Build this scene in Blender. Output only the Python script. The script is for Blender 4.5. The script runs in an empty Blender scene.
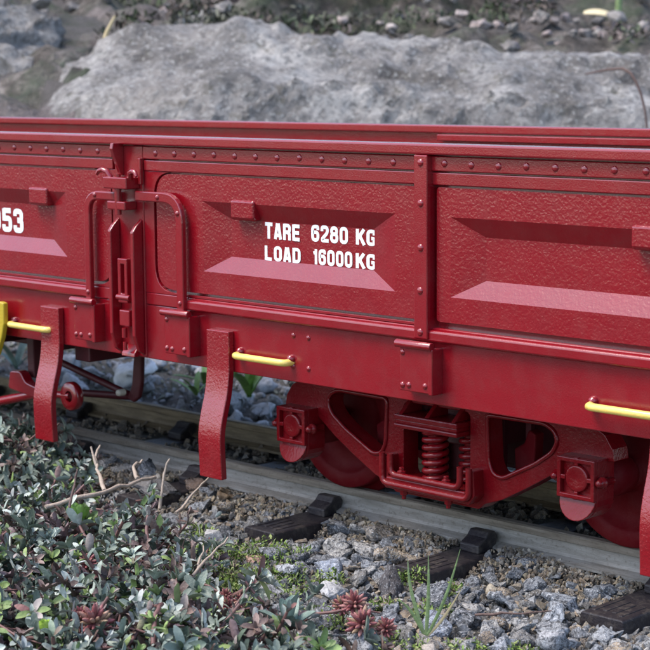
import bpy, bmesh, math, random
import numpy as np
from mathutils import Vector, Matrix, Euler

# 1 scene unit = 1 cm (a garden-railway wagon). x runs along the wagon side, y away from it, z up.
random.seed(7); rng = np.random.default_rng(7)
sc = bpy.context.scene
COL = sc.collection
R = math.radians

# ------------------------------------------------------------------ camera
FPX = 1800.0
YAW, PIT, ROL = R(44.8), R(7.88), R(-.44)
fw = Vector((-math.sin(YAW)*math.cos(PIT), math.cos(YAW)*math.cos(PIT), -math.sin(PIT)))
rt0 = Vector((math.cos(YAW), math.sin(YAW), 0)); up0 = rt0.cross(fw)
RT = rt0*math.cos(ROL) + up0*math.sin(ROL); UP = -rt0*math.sin(ROL) + up0*math.cos(ROL)
CAM = Vector((31.981, -36.034, 12.016))
cam = bpy.data.cameras.new('camera'); camo = bpy.data.objects.new('camera', cam); COL.objects.link(camo)
cam.sensor_width = 36; cam.lens = 36*FPX/650
cam.clip_start = 1; cam.clip_end = 5000
m = Matrix((RT, UP, -fw)).transposed().to_4x4(); m.translation = CAM
camo.matrix_world = m
cam.dof.use_dof = True; cam.dof.focus_distance = 49.0; cam.dof.aperture_fstop = .62
sc.camera = camo

# ------------------------------------------------------------------ sky, sun, exposure
SUN = Vector((-.30, -.40, .86)).normalized()
world = bpy.data.worlds.new('World'); sc.world = world; world.use_nodes = True
nt = world.node_tree; bg = nt.nodes['Background']
sky = nt.nodes.new('ShaderNodeTexSky'); sky.sky_type = 'NISHITA'; sky.sun_disc = False
sky.sun_elevation = math.asin(SUN.z); sky.sun_rotation = math.atan2(SUN.x, SUN.y) % (2*math.pi)
sky.air_density = 1.0; sky.dust_density = 2.0; sky.ozone_density = 1.0
nt.links.new(sky.outputs[0], bg.inputs[0]); bg.inputs[1].default_value = .15
sun = bpy.data.lights.new('sun', 'SUN'); sun.energy = 1.3; sun.angle = R(26); sun.color = (1, .93, .84)
suno = bpy.data.objects.new('sun', sun); COL.objects.link(suno)
suno.rotation_euler = SUN.to_track_quat('Z', 'Y').to_euler(); suno.location = (-60, -20, 90)
sc.view_settings.view_transform = 'Standard'; sc.view_settings.look = 'None'
sc.view_settings.exposure = 1.35; sc.view_settings.gamma = 1; sc.view_settings.use_curve_mapping = False

# ------------------------------------------------------------------ helpers
class MB:
    """collects shapes, links them as ONE mesh object"""
    def __init__(s): s.v = []; s.f = []; s.sm = []; s.c = None
    def add(s, v, f, smooth=False):
        o = len(s.v); s.v += [tuple(p) for p in v]
        s.f += [tuple(i+o for i in q) for q in f]; s.sm += [smooth]*len(f); return s
    def box(s, x0, x1, y0, y1, z0, z1):
        v = [(x, y, z) for z in (z0, z1) for y in (y0, y1) for x in (x0, x1)]
        return s.add(v, [(0,2,3,1),(4,5,7,6),(0,1,5,4),(2,6,7,3),(0,4,6,2),(1,3,7,5)])
    def prism(s, pts, y0, y1):
        """pts (x,z) outline extruded along y"""
        n = len(pts); v = [(x, y0, z) for x, z in pts] + [(x, y1, z) for x, z in pts]
        f = [tuple(range(n)), tuple(range(2*n-1, n-1, -1))] + [(i, i+n, (i+1) % n+n, (i+1) % n) for i in range(n)]
        return s.add(v, f)
    def prismx(s, pts, x0, x1):
        """pts (y,z) outline extruded along x"""
        n = len(pts); v = [(x0, y, z) for y, z in pts] + [(x1, y, z) for y, z in pts]
        f = [tuple(range(n)), tuple(range(2*n-1, n-1, -1))] + [(i, i+n, (i+1) % n+n, (i+1) % n) for i in range(n)]
        return s.add(v, f)
    def tube(s, pts, r, n=8, caps=True):
        pts = [Vector(p) for p in pts]; k = len(pts); rs = r if isinstance(r, (list, tuple)) else [r]*k
        v = []; nrm = None
        for i, p in enumerate(pts):
            t = (pts[min(i+1, k-1)]-pts[max(i-1, 0)]).normalized()
            if nrm is None: nrm = t.orthogonal().normalized()
            nrm = (nrm-t*nrm.dot(t)).normalized(); b = t.cross(nrm)
            for j in range(n):
                a = 2*math.pi*j/n; v.append(p+(nrm*math.cos(a)+b*math.sin(a))*rs[i])
        f = [(i*n+j, i*n+(j+1) % n, (i+1)*n+(j+1) % n, (i+1)*n+j) for i in range(k-1) for j in range(n)]
        s.add(v, f, True)
        if caps: s.add(v[:n], [tuple(range(n-1, -1, -1))]); s.add(v[-n:], [tuple(range(n))])
        return s
    def lathe(s, prof, c, n=40, axis='y', smooth=True):
        """prof (radius, offset along axis)"""
        v = []
        for r, o in prof:
            for j in range(n):
                a = 2*math.pi*j/n
                if axis == 'y': v.append((c[0]+r*math.cos(a), c[1]+o, c[2]+r*math.sin(a)))
                else: v.append((c[0]+r*math.cos(a), c[1]+r*math.sin(a), c[2]+o))
        k = len(prof)
        f = [(i*n+j, (i+1)*n+j, (i+1)*n+(j+1) % n, i*n+(j+1) % n) for i in range(k-1) for j in range(n)]
        return s.add(v, f, smooth)
    def holed(s, outer, holes, y0, y1):
        """plate with holes in the xz plane, thick y0..y1"""
        bm = bmesh.new(); loops = [outer]+holes; ed = []; allv = []
        for L in loops:
            vs = [bm.verts.new((x, y0, z)) for x, z in L]; allv.append(vs)
            ed += [bm.edges.new((vs[i], vs[(i+1) % len(vs)])) for i in range(len(vs))]
        bmesh.ops.triangle_fill(bm, use_beauty=True, use_dissolve=False, edges=ed)
        bm.verts.index_update(); n = len(bm.verts)
        v = [tuple(q.co) for q in bm.verts]; ff = [tuple(q.index for q in t.verts) for t in bm.faces]
        v2 = [(x, y1, z) for x, y, z in v]
        f = ff + [tuple(i+n for i in reversed(q)) for q in ff]
        for vs in allv:
            k = len(vs)
            for i in range(k):
                a, b = vs[i].index, vs[(i+1) % k].index; f.append((a, b, b+n, a+n))
        bm.free(); return s.add(v+v2, f)
    def mesh(s, name, recalc=True):
        me = bpy.data.meshes.new(name); me.from_pydata(s.v, [], s.f)
        if len(s.sm): me.polygons.foreach_set('use_smooth', s.sm)
        if recalc:
            bm = bmesh.new(); bm.from_mesh(me); bmesh.ops.recalc_face_normals(bm, faces=bm.faces); bm.to_mesh(me); bm.free()
        me.update(); return me

def link(name, data, parent=None, mat=None, loc=None, bevel=0, seg=2):
    o = bpy.data.objects.new(name, data); COL.objects.link(o)
    if mat is not None and data is not None and not data.materials: data.materials.append(mat)
    if parent is not None: o.parent = parent
    if loc is not None: o.location = loc
    if bevel:
        b = o.modifiers.new('bevel', 'BEVEL'); b.width = bevel; b.segments = seg; b.limit_method = 'ANGLE'; b.angle_limit = R(28)
        b.harden_normals = False
    return o

def tag(o, label=None, cat=None, group=None, kind=None):
    if label: o['label'] = label
    if cat: o['category'] = cat
    if group: o['group'] = group
    if kind: o['kind'] = kind
    return o

def fillet(pts, r, seg=5, closed=True):
    out = []; n = len(pts); rs = r if isinstance(r, (list, tuple)) else [r]*n
    for i in range(n):
        p = Vector(pts[i]); 
        if not closed and i in (0, n-1): out.append(tuple(p)); continue
        a = Vector(pts[i-1])-p; b = Vector(pts[(i+1) % n])-p; rr = min(rs[i], a.length*.49, b.length*.49)
        if rr < 1e-4: out.append(tuple(p)); continue
        ang = a.angle(b); 
        if abs(ang-math.pi) < .03: out.append(tuple(p)); continue
        A = p+a.normalized()*rr; B = p+b.normalized()*rr
        for k in range(seg+1):
            t = k/seg; out.append(tuple(A*(1-t)**2+p*2*t*(1-t)+B*t*t))
    return out

def _h(ix, iy, iz, s):
    n = (ix*374761393+iy*668265263+iz*2147483647+s*974634777) & 0xffffffff
    n = ((n ^ (n >> 13))*1274126177) & 0xffffffff
    return ((n ^ (n >> 16)) & 0xffff)/65535.0
def vnoise(x, y, z=0., s=0):
    """value noise on numpy arrays, -1..1"""
    x, y, z = np.broadcast_arrays(np.asarray(x, float), np.asarray(y, float), np.asarray(z, float))
    ix, iy, iz = [np.floor(a).astype(np.int64) for a in (x, y, z)]
    fx, fy, fz = x-ix, y-iy, z-iz
    fx, fy, fz = [a*a*(3-2*a) for a in (fx, fy, fz)]
    r = 0
    for dx in (0, 1):
        for dy in (0, 1):
            for dz in (0, 1):
                wgt = (fx if dx else 1-fx)*(fy if dy else 1-fy)*(fz if dz else 1-fz)
                r = r+wgt*_h(ix+dx, iy+dy, iz+dz, s)
    return r*2-1
def fbm(x, y, z=0., o=4, s=0, g=.5):
    r = 0; a = 1; k = 1
    for i in range(o):
        r = r+a*vnoise(x*k, y*k, z*k, s+i); a *= g; k *= 2.03
    return r
def sstep(a, b, x):
    t = np.clip((x-a)/(b-a), 0, 1); return t*t*(3-2*t)

# ------------------------------------------------------------------ materials
def newmat(name):
    mt = bpy.data.materials.new(name); mt.use_nodes = True; n = mt.node_tree
    return mt, n, n.nodes['Principled BSDF']
def N(n, t, **kw):
    x = n.nodes.new(t)
    for k, v in kw.items():
        if k in x.inputs: x.inputs[k].default_value = v
        else: setattr(x, k, v)
    return x
def coords(n, kind='Object', scale=(1, 1, 1)):
    tc = N(n, 'ShaderNodeTexCoord'); mp = N(n, 'ShaderNodeMapping'); mp.inputs['Scale'].default_value = scale
    n.links.new(tc.outputs[kind], mp.inputs[0]); return mp.outputs[0]
def noise(n, co, scale, detail=4, rough=.55):
    x = N(n, 'ShaderNodeTexNoise', Scale=scale, Detail=detail, Roughness=rough); n.links.new(co, x.inputs['Vector']); return x.outputs[0]
def ramp(n, fac, stops, interp='LINEAR'):
    x = N(n, 'ShaderNodeValToRGB'); x.color_ramp.interpolation = interp; e = x.color_ramp.elements
    while len(e) < len(stops): e.new(.5)
    for i, (p, c) in enumerate(stops): e[i].position = p; e[i].color = tuple(c)+(1,) if len(c) == 3 else c
    n.links.new(fac, x.inputs[0]); return x.outputs[0]
def mix(n, fac, a, b, mode='MIX'):
    x = N(n, 'ShaderNodeMix', data_type='RGBA', blend_type=mode)
    for s_, v in ((0, fac), (6, a), (7, b)):
        if hasattr(v, 'is_output'): n.links.new(v, x.inputs[s_])
        else: x.inputs[s_].default_value = v if s_ == 0 else tuple(v)+(1,)
    return x.outputs[2]
def bump(n, bs, hs, dist=.02, strength=1.0):
    """hs: list of (height socket, weight)"""
    prev = None
    for h, w in hs:
        b = N(n, 'ShaderNodeBump', Strength=strength, Distance=dist*w); n.links.new(h, b.inputs['Height'])
        if prev is not None: n.links.new(prev, b.inputs['Normal'])
        prev = b.outputs[0]
    n.links.new(prev, bs.inputs['Normal'])

RED = (.245, .0025, .009)
def red_paint(name, coarse, fine, rough=.34, tint=RED, coat=1.0):
    mt, n, b = newmat(name); co = coords(n)
    big = noise(n, co, .6, 3); sm = noise(n, co, 14, 3)
    c = mix(n, ramp(n, big, [(.3, (0,)*3), (.75, (1,)*3)]), tint, (tint[0]*.86, tint[1]*.9, tint[2]*.95))
    # specks of dust caught in the paint
    dust = ramp(n, noise(n, co, 30, 2, .6), [(.68, (0,)*3), (.80, (.28,)*3)])
    c = mix(n, dust, c, (.30, .12, .12))
    # a faint film of dust in cloudy patches and a few pale nicks
    film = ramp(n, noise(n, co, 1.3, 6, .7), [(.45, (0,)*3), (.75, (.14,)*3)]); c = mix(n, film, c, (.24, .10, .09))
    nick = ramp(n, noise(n, co, 9, 6, .75), [(.735, (0,)*3), (.76, (.55,)*3)]); c = mix(n, nick, c, (.42, .20, .20))
    n.links.new(c, b.inputs['Base Color'])
    rg = ramp(n, sm, [(.2, (rough*.85,)*3), (.8, (rough*1.25,)*3)]); n.links.new(rg, b.inputs['Roughness'])
    b.inputs['Coat Weight'].default_value = coat; b.inputs['Coat Roughness'].default_value = .13; b.inputs['Coat IOR'].default_value = 1.68
    b.inputs['Specular IOR Level'].default_value = .10
    hs = []
    if coarse:
        vo = N(n, 'ShaderNodeTexVoronoi', feature='SMOOTH_F1', Scale=13); vo.inputs['Smoothness'].default_value = .6
        wv = mix(n, .16, co, noise_v(n, co, 5)); n.links.new(wv, vo.inputs['Vector'])
        hs.append((vo.outputs['Distance'], coarse)); hs.append((noise(n, co, 17, 3, .6), coarse*.9))
    hs.append((noise(n, co, 26, 3, .6), fine))
    bump(n, b, hs, .022)
    # the clear coat follows the same relief
    last = [x for x in n.nodes if x.type == 'BUMP'][-1]; n.links.new(last.outputs[0], b.inputs['Coat Normal'])
    return mt
def noise_v(n, co, scale):
    x = N(n, 'ShaderNodeTexNoise', Scale=scale, Detail=2); n.links.new(co, x.inputs['Vector']); return x.outputs['Color']
M_cast = red_paint('red_paint_cast', .21, .07, .34)
M_red = red_paint('red_paint', 0, .16, .28)
M_strap = red_paint('red_paint_strap', .3, .3, .34)
M_bogie = red_paint('shaded_red_paint_bogie', .22, .16, .30, (.17, .0025, .006), .35)  # body red darkened: shade under the wagon is put into the colour
M_wheel = red_paint('shaded_red_paint_wheel', 0, .2, .55, (.12, .003, .006), .0)  # darker copy of the red, underside shade painted into it

def plain(name, col, rough=.5, var=.2, sc_=3, bp=0, bps=12, coat=0, metal=0):
    mt, n, b = newmat(name); co = coords(n)
    c = mix(n, noise(n, co, sc_, 5), tuple(k*(1-var) for k in col), tuple(min(1, k*(1+var)) for k in col))
    n.links.new(c, b.inputs['Base Color']); b.inputs['Roughness'].default_value = rough
    b.inputs['Coat Weight'].default_value = coat; b.inputs['Metallic'].default_value = metal
    if bp: bump(n, b, [(noise(n, co, bps, 4), bp)], .02)
    return mt
M_yellow = plain('yellow_enamel', (.82, .60, .14), .35, .1, 4, .5, 12, .4)
M_olive = plain('dark_yellow_enamel', (.50, .36, .02), .4, .12, 3, .5, 12, .3)
M_white = plain('white_lettering', (.88, .87, .86), .5, .06, 20)
_n = M_white.node_tree; _b = _n.nodes['Principled BSDF']; _src = _b.inputs['Base Color'].links[0].from_socket
_w = ramp(_n, noise(_n, coords(_n), 11, 5, .7), [(.62, (0,)*3), (.70, (.75,)*3)])
_n.links.new(mix(_n, _w, _src, (.40, .07, .08)), _b.inputs['Base Color'])
M_black = plain('black_plastic', (.018, .014, .017), .52, .3, 2, 1.2, 9)
_n = M_black.node_tree; _b = _n.nodes['Principled BSDF']; _src = _b.inputs['Base Color'].links[0].from_socket; _c = coords(_n)
_d = ramp(_n, noise(_n, _c, 2.6, 7, .75), [(.48, (0,)*3), (.70, (.5,)*3)]); _n.links.new(mix(_n, _d, _src, (.15, .125, .10)), _b.inputs['Base Color'])
M_under = plain('underframe_shaded_red', (.07, .005, .009), .5, .3, 2, .6, 10)  # red taken nearly black, with the shadow below the floor in its colour
M_pale = plain('bare_nylon', (.6, .55, .45), .5, .1)

def rail_mat(name, c0, c1, c2):
    mt, n, b = newmat(name); co = coords(n, 'Object', (.35, 3, 3)); co2 = coords(n)
    a = noise(n, co, 2.2, 6, .6); s = noise(n, co2, 9, 4)
    c = ramp(n, a, [(.25, c0), (.5, c1), (.75, c2)])
    c = mix(n, ramp(n, s, [(.55, (0,)*3), (.75, (.55,)*3)]), c, (.10, .075, .05))
    n.links.new(c, b.inputs['Base Color']); b.inputs['Roughness'].default_value = .62
    b.inputs['Metallic'].default_value = .25
    bump(n, b, [(a, .8), (s, .6)], .03); return mt
M_rail = rail_mat('weathered_rail', (.19, .168, .14), (.30, .275, .24), (.40, .375, .34))
M_railhead = rail_mat('weathered_rail_head', (.13, .105, .075), (.22, .185, .145), (.32, .28, .23))
M_rail2 = rail_mat('brown_rail', (.10, .07, .038), (.19, .14, .08), (.29, .22, .13))

def stone_mat(name, stops, fleck=.5, obj_random=True, attr=None, scale=1.0, bp=1.0):
    mt, n, b = newmat(name); co = coords(n)
    if attr:
        at_ = N(n, 'ShaderNodeAttribute'); at_.attribute_name = attr; base = at_.outputs['Color']
    else:
        oi = N(n, 'ShaderNodeObjectInfo'); base = ramp(n, oi.outputs['Random'], stops)
        ad = N(n, 'ShaderNodeVectorMath', operation='ADD'); cb = N(n, 'ShaderNodeCombineXYZ')
        mu = N(n, 'ShaderNodeMath', operation='MULTIPLY'); mu.inputs[1].default_value = 37
        n.links.new(oi.outputs['Random'], mu.inputs[0]); n.links.new(mu.outputs[0], cb.inputs[0])
        n.links.new(co, ad.inputs[0]); n.links.new(cb.outputs[0], ad.inputs[1]); co = ad.outputs[0]
    a = noise(n, co, 2.2*scale, 5, .65); f1 = noise(n, co, 10*scale, 4, .7); f2 = noise(n, co, 22*scale, 3, .7)
    c = mix(n, ramp(n, a, [(.3, (.62,)*3), (.7, (1.3,)*3)]), (0, 0, 0), base, 'MIX')
    mm = mix(n, 1.0, base, ramp(n, a, [(.3, (.6,)*3), (.7, (1.3,)*3)]), 'MULTIPLY')
    mm = mix(n, ramp(n, f1, [(.47, (0,)*3), (.58, (fleck,)*3)]), mm, (.035, .038, .045))
    mm = mix(n, ramp(n, f2, [(.54, (0,)*3), (.63, (fleck*.9,)*3)]), mm, (.55, .56, .58))
    n.links.new(mm, b.inputs['Base Color']); b.inputs['Roughness'].default_value = .72
    b.inputs['Specular IOR Level'].default_value = .4
    bump(n, b, [(a, 3*bp), (f1, 2.2*bp), (f2, 1.0*bp)], .03); return mt
STOPS = [(0, (.15, .155, .165)), (.25, (.27, .285, .31)), (.45, (.38, .395, .415)), (.58, (.22, .205, .185)), (.72, (.48, .47, .45)), (.84, (.31, .24, .17)), (.93, (.42, .34, .25)), (1, (.30, .33, .37))]
M_stone = stone_mat('ballast_stone', STOPS, .85, bp=1.5)
M_grain = stone_mat('gravel_grain', STOPS, .35, attr='Col', scale=1.5, bp=.6)
M_far = stone_mat('far_stone', [(0, (.30, .31, .33)), (.5, (.42, .43, .46)), (1, (.55, .55, .57))], .3)
def one_stone(name, col, fleck=.3): return stone_mat(name, [(0, tuple(k*.92 for k in col)), (1, tuple(k*1.08 for k in col))], fleck)

def leaf_mat(name, stops, rough=.5, attr=None, under=None, spec=.4):
    mt, n, b = newmat(name); co = coords(n)
    if attr:
        at_ = N(n, 'ShaderNodeAttribute'); at_.attribute_name = attr; base = at_.outputs['Color']
    else:
        oi = N(n, 'ShaderNodeObjectInfo'); base = ramp(n, oi.outputs['Random'], stops)
    v = noise(n, co, 5, 4)
    c = mix(n, 1.0, base, ramp(n, v, [(.3, (.72,)*3), (.7, (1.2,)*3)]), 'MULTIPLY')
    if under:
        g = N(n, 'ShaderNodeNewGeometry'); c = mix(n, g.outputs['Backfacing'], c, under)
    n.links.new(c, b.inputs['Base Color']); b.inputs['Roughness'].default_value = rough
    b.inputs['Specular IOR Level'].default_value = spec
    b.inputs['Subsurface Weight'].default_value = 0
    bump(n, b, [(noise(n, co, 14, 3), 1)], .02); return mt
M_leaf = leaf_mat('creeping_leaf', [(0, (.06, .085, .045)), (.15, (.13, .17, .13)), (.4, (.26, .31, .26)), (.62, (.43, .47, .41)), (.74, (.22, .30, .09)), (.84, (.20, .14, .13)), (.93, (.33, .29, .26)), (1, (.20, .08, .07))], .5)
M_leafcol = leaf_mat('ground_cover_leaf', [], .45, attr='Col')
M_stem = plain('purple_stem', (.17, .085, .075), .55, .35, 4)
M_twig = plain('dry_twig', (.36, .29, .23), .75, .35, 5, 2, 10)
M_darktwig = plain('dark_twig', (.10, .06, .05), .7, .35, 5, 2, 10)
M_green = leaf_mat('fresh_green_leaf', [(0, (.13, .25, .04)), (1, (.22, .36, .08))], .36)
M_lime = leaf_mat('lime_bud', [(0, (.26, .40, .05)), (1, (.34, .46, .08))], .35)
M_sedum = leaf_mat('red_sedum_leaf', [(0, (.20, .055, .06)), (.35, (.30, .10, .10)), (.7, (.36, .17, .15)), (1, (.34, .24, .14))], .35)
M_grass = leaf_mat('grass_blade', [(0, (.17, .25, .09)), (1, (.26, .33, .15))], .42)
M_glaucous = leaf_mat('glaucous_leaf', [(0, (.16, .23, .19)), (1, (.22, .29, .24))], .45)
M_straw = plain('dry_straw', (.48, .38, .20), .6, .2, 4)

# ------------------------------------------------------------------ ground
def view_d(x, y):   # distance in front of the wagon's viewer along the line of sight (sets where the bank starts)
    return (x-CAM.x)*(-math.sin(YAW))+(y-CAM.y)*math.cos(YAW)
def view_s(x, y):
    return (x-CAM.x)*math.cos(YAW)+(y-CAM.y)*math.sin(YAW)
def ground_z(x, y, fine=True):
    x = np.asarray(x, float); y = np.asarray(y, float)
    z = -2.06+.0*x
    z = z+.51*sstep(1.2, 2.6, y)*(1-sstep(9.0, 10.6, y))            # ballast packed against the rails
    z = z+.46*sstep(10.5, 14, y)
    z = z+(.95*sstep(-15.0, -19.5, x)+.12)*(1-sstep(.2, 2.2, y))       # low mound under the creeping plants
    z = z+.35*(1-sstep(-7, -3, y))*sstep(3, -4, x)
    d = view_d(x, y)
    z = z+9.5*sstep(84, 112, d)+.19*np.clip(d-108, 0, 62)+2.5*sstep(112, 135, d)
    if fine:
        z = z+.10*fbm(x*.7, y*.7, 0, 4, 3)+.05*fbm(x*3, y*3, 0, 2, 9)
        w = sstep(95, 112, d)
        z = z+w*(2.6*fbm(x*.07, y*.07, 0, 4, 21)+.9*fbm(x*.4, y*.4, 0, 3, 31))
    return z
def axis(a, b, fine_a, fine_b, step):
    mid = np.arange(fine_a, fine_b, step); lo = []; hi = []
    p, s = fine_a, step
    while p > a: s *= 1.22; p -= s; lo.append(p)
    p, s = mid[-1], step
    while p < b: s *= 1.22; p += s; hi.append(p)
    return np.array(lo[::-1]+list(mid)+hi)
def grid_mesh(name, X, Y, Z):
    ny, nx = X.shape; v = np.stack([X, Y, Z], -1).reshape(-1, 3)
    i = np.arange(ny-1)[:, None]*nx+np.arange(nx-1)[None]
    f = np.stack([i, i+1, i+nx+1, i+nx], -1).reshape(-1, 4)
    me = bpy.data.meshes.new(name); me.from_pydata(v.tolist(), [], f.tolist()); me.polygons.foreach_set('use_smooth', [True]*len(f)); me.update(); return me

mt, n, b = newmat('garden_soil'); co = coords(n)
a1 = noise(n, co, .5, 6, .65); a2 = noise(n, co, 4, 5, .7); a3 = noise(n, co, .12, 5, .6)
c = ramp(n, a2, [(.25, (.035, .03, .026)), (.5, (.11, .10, .088)), (.72, (.20, .185, .165))])
c = mix(n, ramp(n, a1, [(.48, (0,)*3), (.62, (.75,)*3)]), c, (.055, .062, .035))
c = mix(n, ramp(n, a3, [(.5, (0,)*3), (.64, (.7,)*3)]), c, (.15, .13, .125))
n.links.new(c, b.inputs['Base Color']); b.inputs['Roughness'].default_value = .9
bump(n, b, [(a2, 8), (a1, 12)], .04)
M_soil = mt
xs = axis(-900, 900, -34, 12, .3); ys = axis(-900, 900, -14, 26, .3)
X, Y = np.meshgrid(xs, ys)
ground = tag(link('ground', grid_mesh('ground', X, Y, ground_z(X, Y)), mat=M_soil), kind='structure')
ground['label'] = 'gritty garden soil with gravel under track and plants'
# the planted bank behind, a finer sheet of its own lying just over the ground, built along the line of sight
ds = np.arange(86, 262, 1.0); ss = np.arange(-75, 90, 1.0)
Dg, Sg = np.meshgrid(ds, ss)
bxw = CAM.x-math.sin(YAW)*Dg+math.cos(YAW)*Sg; byw = CAM.y+math.cos(YAW)*Dg+math.sin(YAW)*Sg
edge = np.minimum(np.minimum(Dg-86, 261-Dg), np.minimum(Sg+75, 89-Sg))
bz = ground_z(bxw, byw)+.25+(sstep(0, 8, edge)-1)*3.2+sstep(2, 10, edge)*(.8*fbm(bxw*.25, byw*.25, 0, 4, 77)+.35*np.abs(fbm(bxw*.6, byw*.6, 0, 3, 55)))
mt, n, b = newmat('mossy_bank'); co = coords(n)
a1 = noise(n, co, .22, 6, .68); a2 = noise(n, co, .7, 6, .75); a3 = noise(n, co, .07, 4, .6)
c = ramp(n, a2, [(.34, (.018, .015, .012)), (.46, (.065, .054, .044)), (.56, (.13, .11, .095)), (.70, (.28, .25, .225))])
c = mix(n, ramp(n, a1, [(.47, (0,)*3), (.62, (.8,)*3)]), c, (.055, .072, .04))
c = mix(n, ramp(n, a3, [(.52, (0,)*3), (.66, (.55,)*3)]), c, (.20, .165, .16))
n.links.new(c, b.inputs['Base Color']); b.inputs['Roughness'].default_value = .9
bump(n, b, [(a2, 20), (a1, 30)], .04)
bank = tag(link('bank', grid_mesh('bank', bxw, byw, bz), mat=mt), kind='structure')
bank['label'] = 'mossy soil bank rising behind the boulder'

def along(s, d, z=None):
    """a world point s to the right and d ahead of the viewer's spot (metres on the ground, not pixels)"""
    x = CAM.x-math.sin(YAW)*d+math.cos(YAW)*s; y = CAM.y+math.cos(YAW)*d+math.sin(YAW)*s
    return (x, y, float(ground_z(x, y)) if z is None else z)

# ------------------------------------------------------------------ boulders
def boulder_mesh(name, prof, d0, depth, zb, seed, amp=1.0, n=150, front=.8):
    """prof: list of (s, top z) giving the crest line; a closed rock with a steep front and a sloping top"""
    S_ = np.array([p[0] for p in prof]); H = np.array([p[1] for p in prof])
    s = np.linspace(S_[0], S_[-1], n); h = np.interp(s, S_, H)
    k = 70; u = np.linspace(0, 1, k); V = np.zeros((n, k, 3))
    for i in range(n):
        e = min(i, n-1-i)/(n-1)*2; wd = math.sqrt(max(0.0, 1-(1-min(1, e*2.2))**2))*.999+.001
        hh = (h[i]-zb)*(.15+.85*min(1, wd*1.3))
        # section: front foot -> front shoulder -> crest -> back
        pd = np.array([0, .12, .26, .42, .62, .84, 1.0])*depth*wd+(1-wd)*depth*.5
        pz = np.array([0, .42, front, .86, 1.0, .96, 0.0])*hh+zb
        V[i, :, 0] = s[i]; V[i, :, 1] = d0+np.interp(u, np.linspace(0, 1, 7), pd); V[i, :, 2] = np.interp(u, np.linspace(0, 1, 7), pz)
    for _ in range(5):
        V[:, 1:-1] = (V[:, :-2]+2*V[:, 1:-1]+V[:, 2:])/4; V[1:-1] = (V[:-2]+2*V[1:-1]+V[2:])/4
    ds_ = np.gradient(V, axis=0); du = np.gradient(V, axis=1); nn = np.cross(ds_, du); nn /= np.linalg.norm(nn, axis=-1, keepdims=True)+1e-9
    q = V
    lay = fbm(q[..., 0]*.05, q[..., 1]*.08, q[..., 2]*.9, 3, seed+3)
    nz = .75*fbm(q[..., 0]*.08, q[..., 1]*.10, q[..., 2]*.12, 3, seed)+.18*lay-.5*np.clip(.12-np.abs(fbm(q[..., 0]*.13, q[..., 1]*.16, q[..., 2]*.3, 3, seed+40)), 0, 1)/.12+.30*fbm(q[..., 0]*.35, q[..., 1]*.3, q[..., 2]*.7, 3, seed+5)+.20*fbm(q[..., 0]*1.1, q[..., 1]*1.1, q[..., 2]*1.6, 3, seed+9)
    V = V-nn*(nz*amp)[..., None]
    wx = CAM.x-math.sin(YAW)*V[..., 1]+math.cos(YAW)*V[..., 0]; wy = CAM.y+math.cos(YAW)*V[..., 1]+math.sin(YAW)*V[..., 0]
    return grid_mesh(name, wx, wy, V[..., 2])
mt, n, b = newmat('granite_boulder'); co = coords(n)
a0 = noise(n, co, .10, 4, .6); a1 = noise(n, co, .20, 7, .66); a2 = noise(n, co, 1.9, 6, .75); a3 = noise(n, co, .9, 5, .6); a4 = noise(n, co, 3.2, 4, .7)
c = ramp(n, a1, [(.32, (.105, .092, .08)), (.43, (.25, .23, .215)), (.53, (.40, .375, .355)), (.64, (.64, .61, .575))])
c = mix(n, ramp(n, a2, [(.50, (0,)*3), (.60, (.7,)*3)]), c, (.11, .105, .105))
c = mix(n, ramp(n, a3, [(.58, (0,)*3), (.68, (.7,)*3)]), c, (.12, .11, .08))
c = mix(n, ramp(n, a0, [(.56, (0,)*3), (.68, (.45,)*3)]), c, (.30, .25, .21))
c = mix(n, ramp(n, a4, [(.57, (0,)*3), (.64, (.8,)*3)]), c, (.60, .59, .56))
n.links.new(c, b.inputs['Base Color']); b.inputs['Roughness'].default_value = .8
bump(n, b, [(a1, 14), (a2, 14), (a4, 6)], .05); M_granite = mt
prof = [(-22.5, -1), (-20.6, 7.5), (-18, 11.0), (-14.3, 13.9), (-11.5, 14.3), (-9.3, 15.0), (-5, 15.4), (0, 15.3), (5, 14.6), (10, 14.6), (14, 13.9), (20, 13.3), (27, 12.3), (33, 9), (36, -1)]
bo = link('boulder', boulder_mesh('boulder', prof, 102, 26, -2.5, 4, 1.0), mat=M_granite)
tag(bo, 'long low grey granite boulder right behind the wagon, flat lit top', 'boulder', 'boulders behind the track')
prof2 = [(-42, -1), (-37, 10), (-32, 17), (-27, 19.4), (-23, 18.8), (-19.8, 16.4), (-17.6, 12), (-16, 1)]
bo2 = link('boulder', boulder_mesh('boulder', prof2, 119, 18, -2, 14, 1.2, 110), mat=M_granite)
tag(bo2, 'dark grey rock at the far left behind the long boulder', 'boulder', 'boulders behind the track')
prof3 = [(-26, 15), (-24.5, 18.6), (-22.5, 19.6), (-20.5, 18.4), (-19, 15)]
bo3 = link('boulder', boulder_mesh('boulder', prof3, 148, 7, 12, 24, .5, 70), mat=M_granite)
tag(bo3, 'small rounded pale rock up on the mossy bank, top left', 'boulder', 'boulders behind the track')

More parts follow.
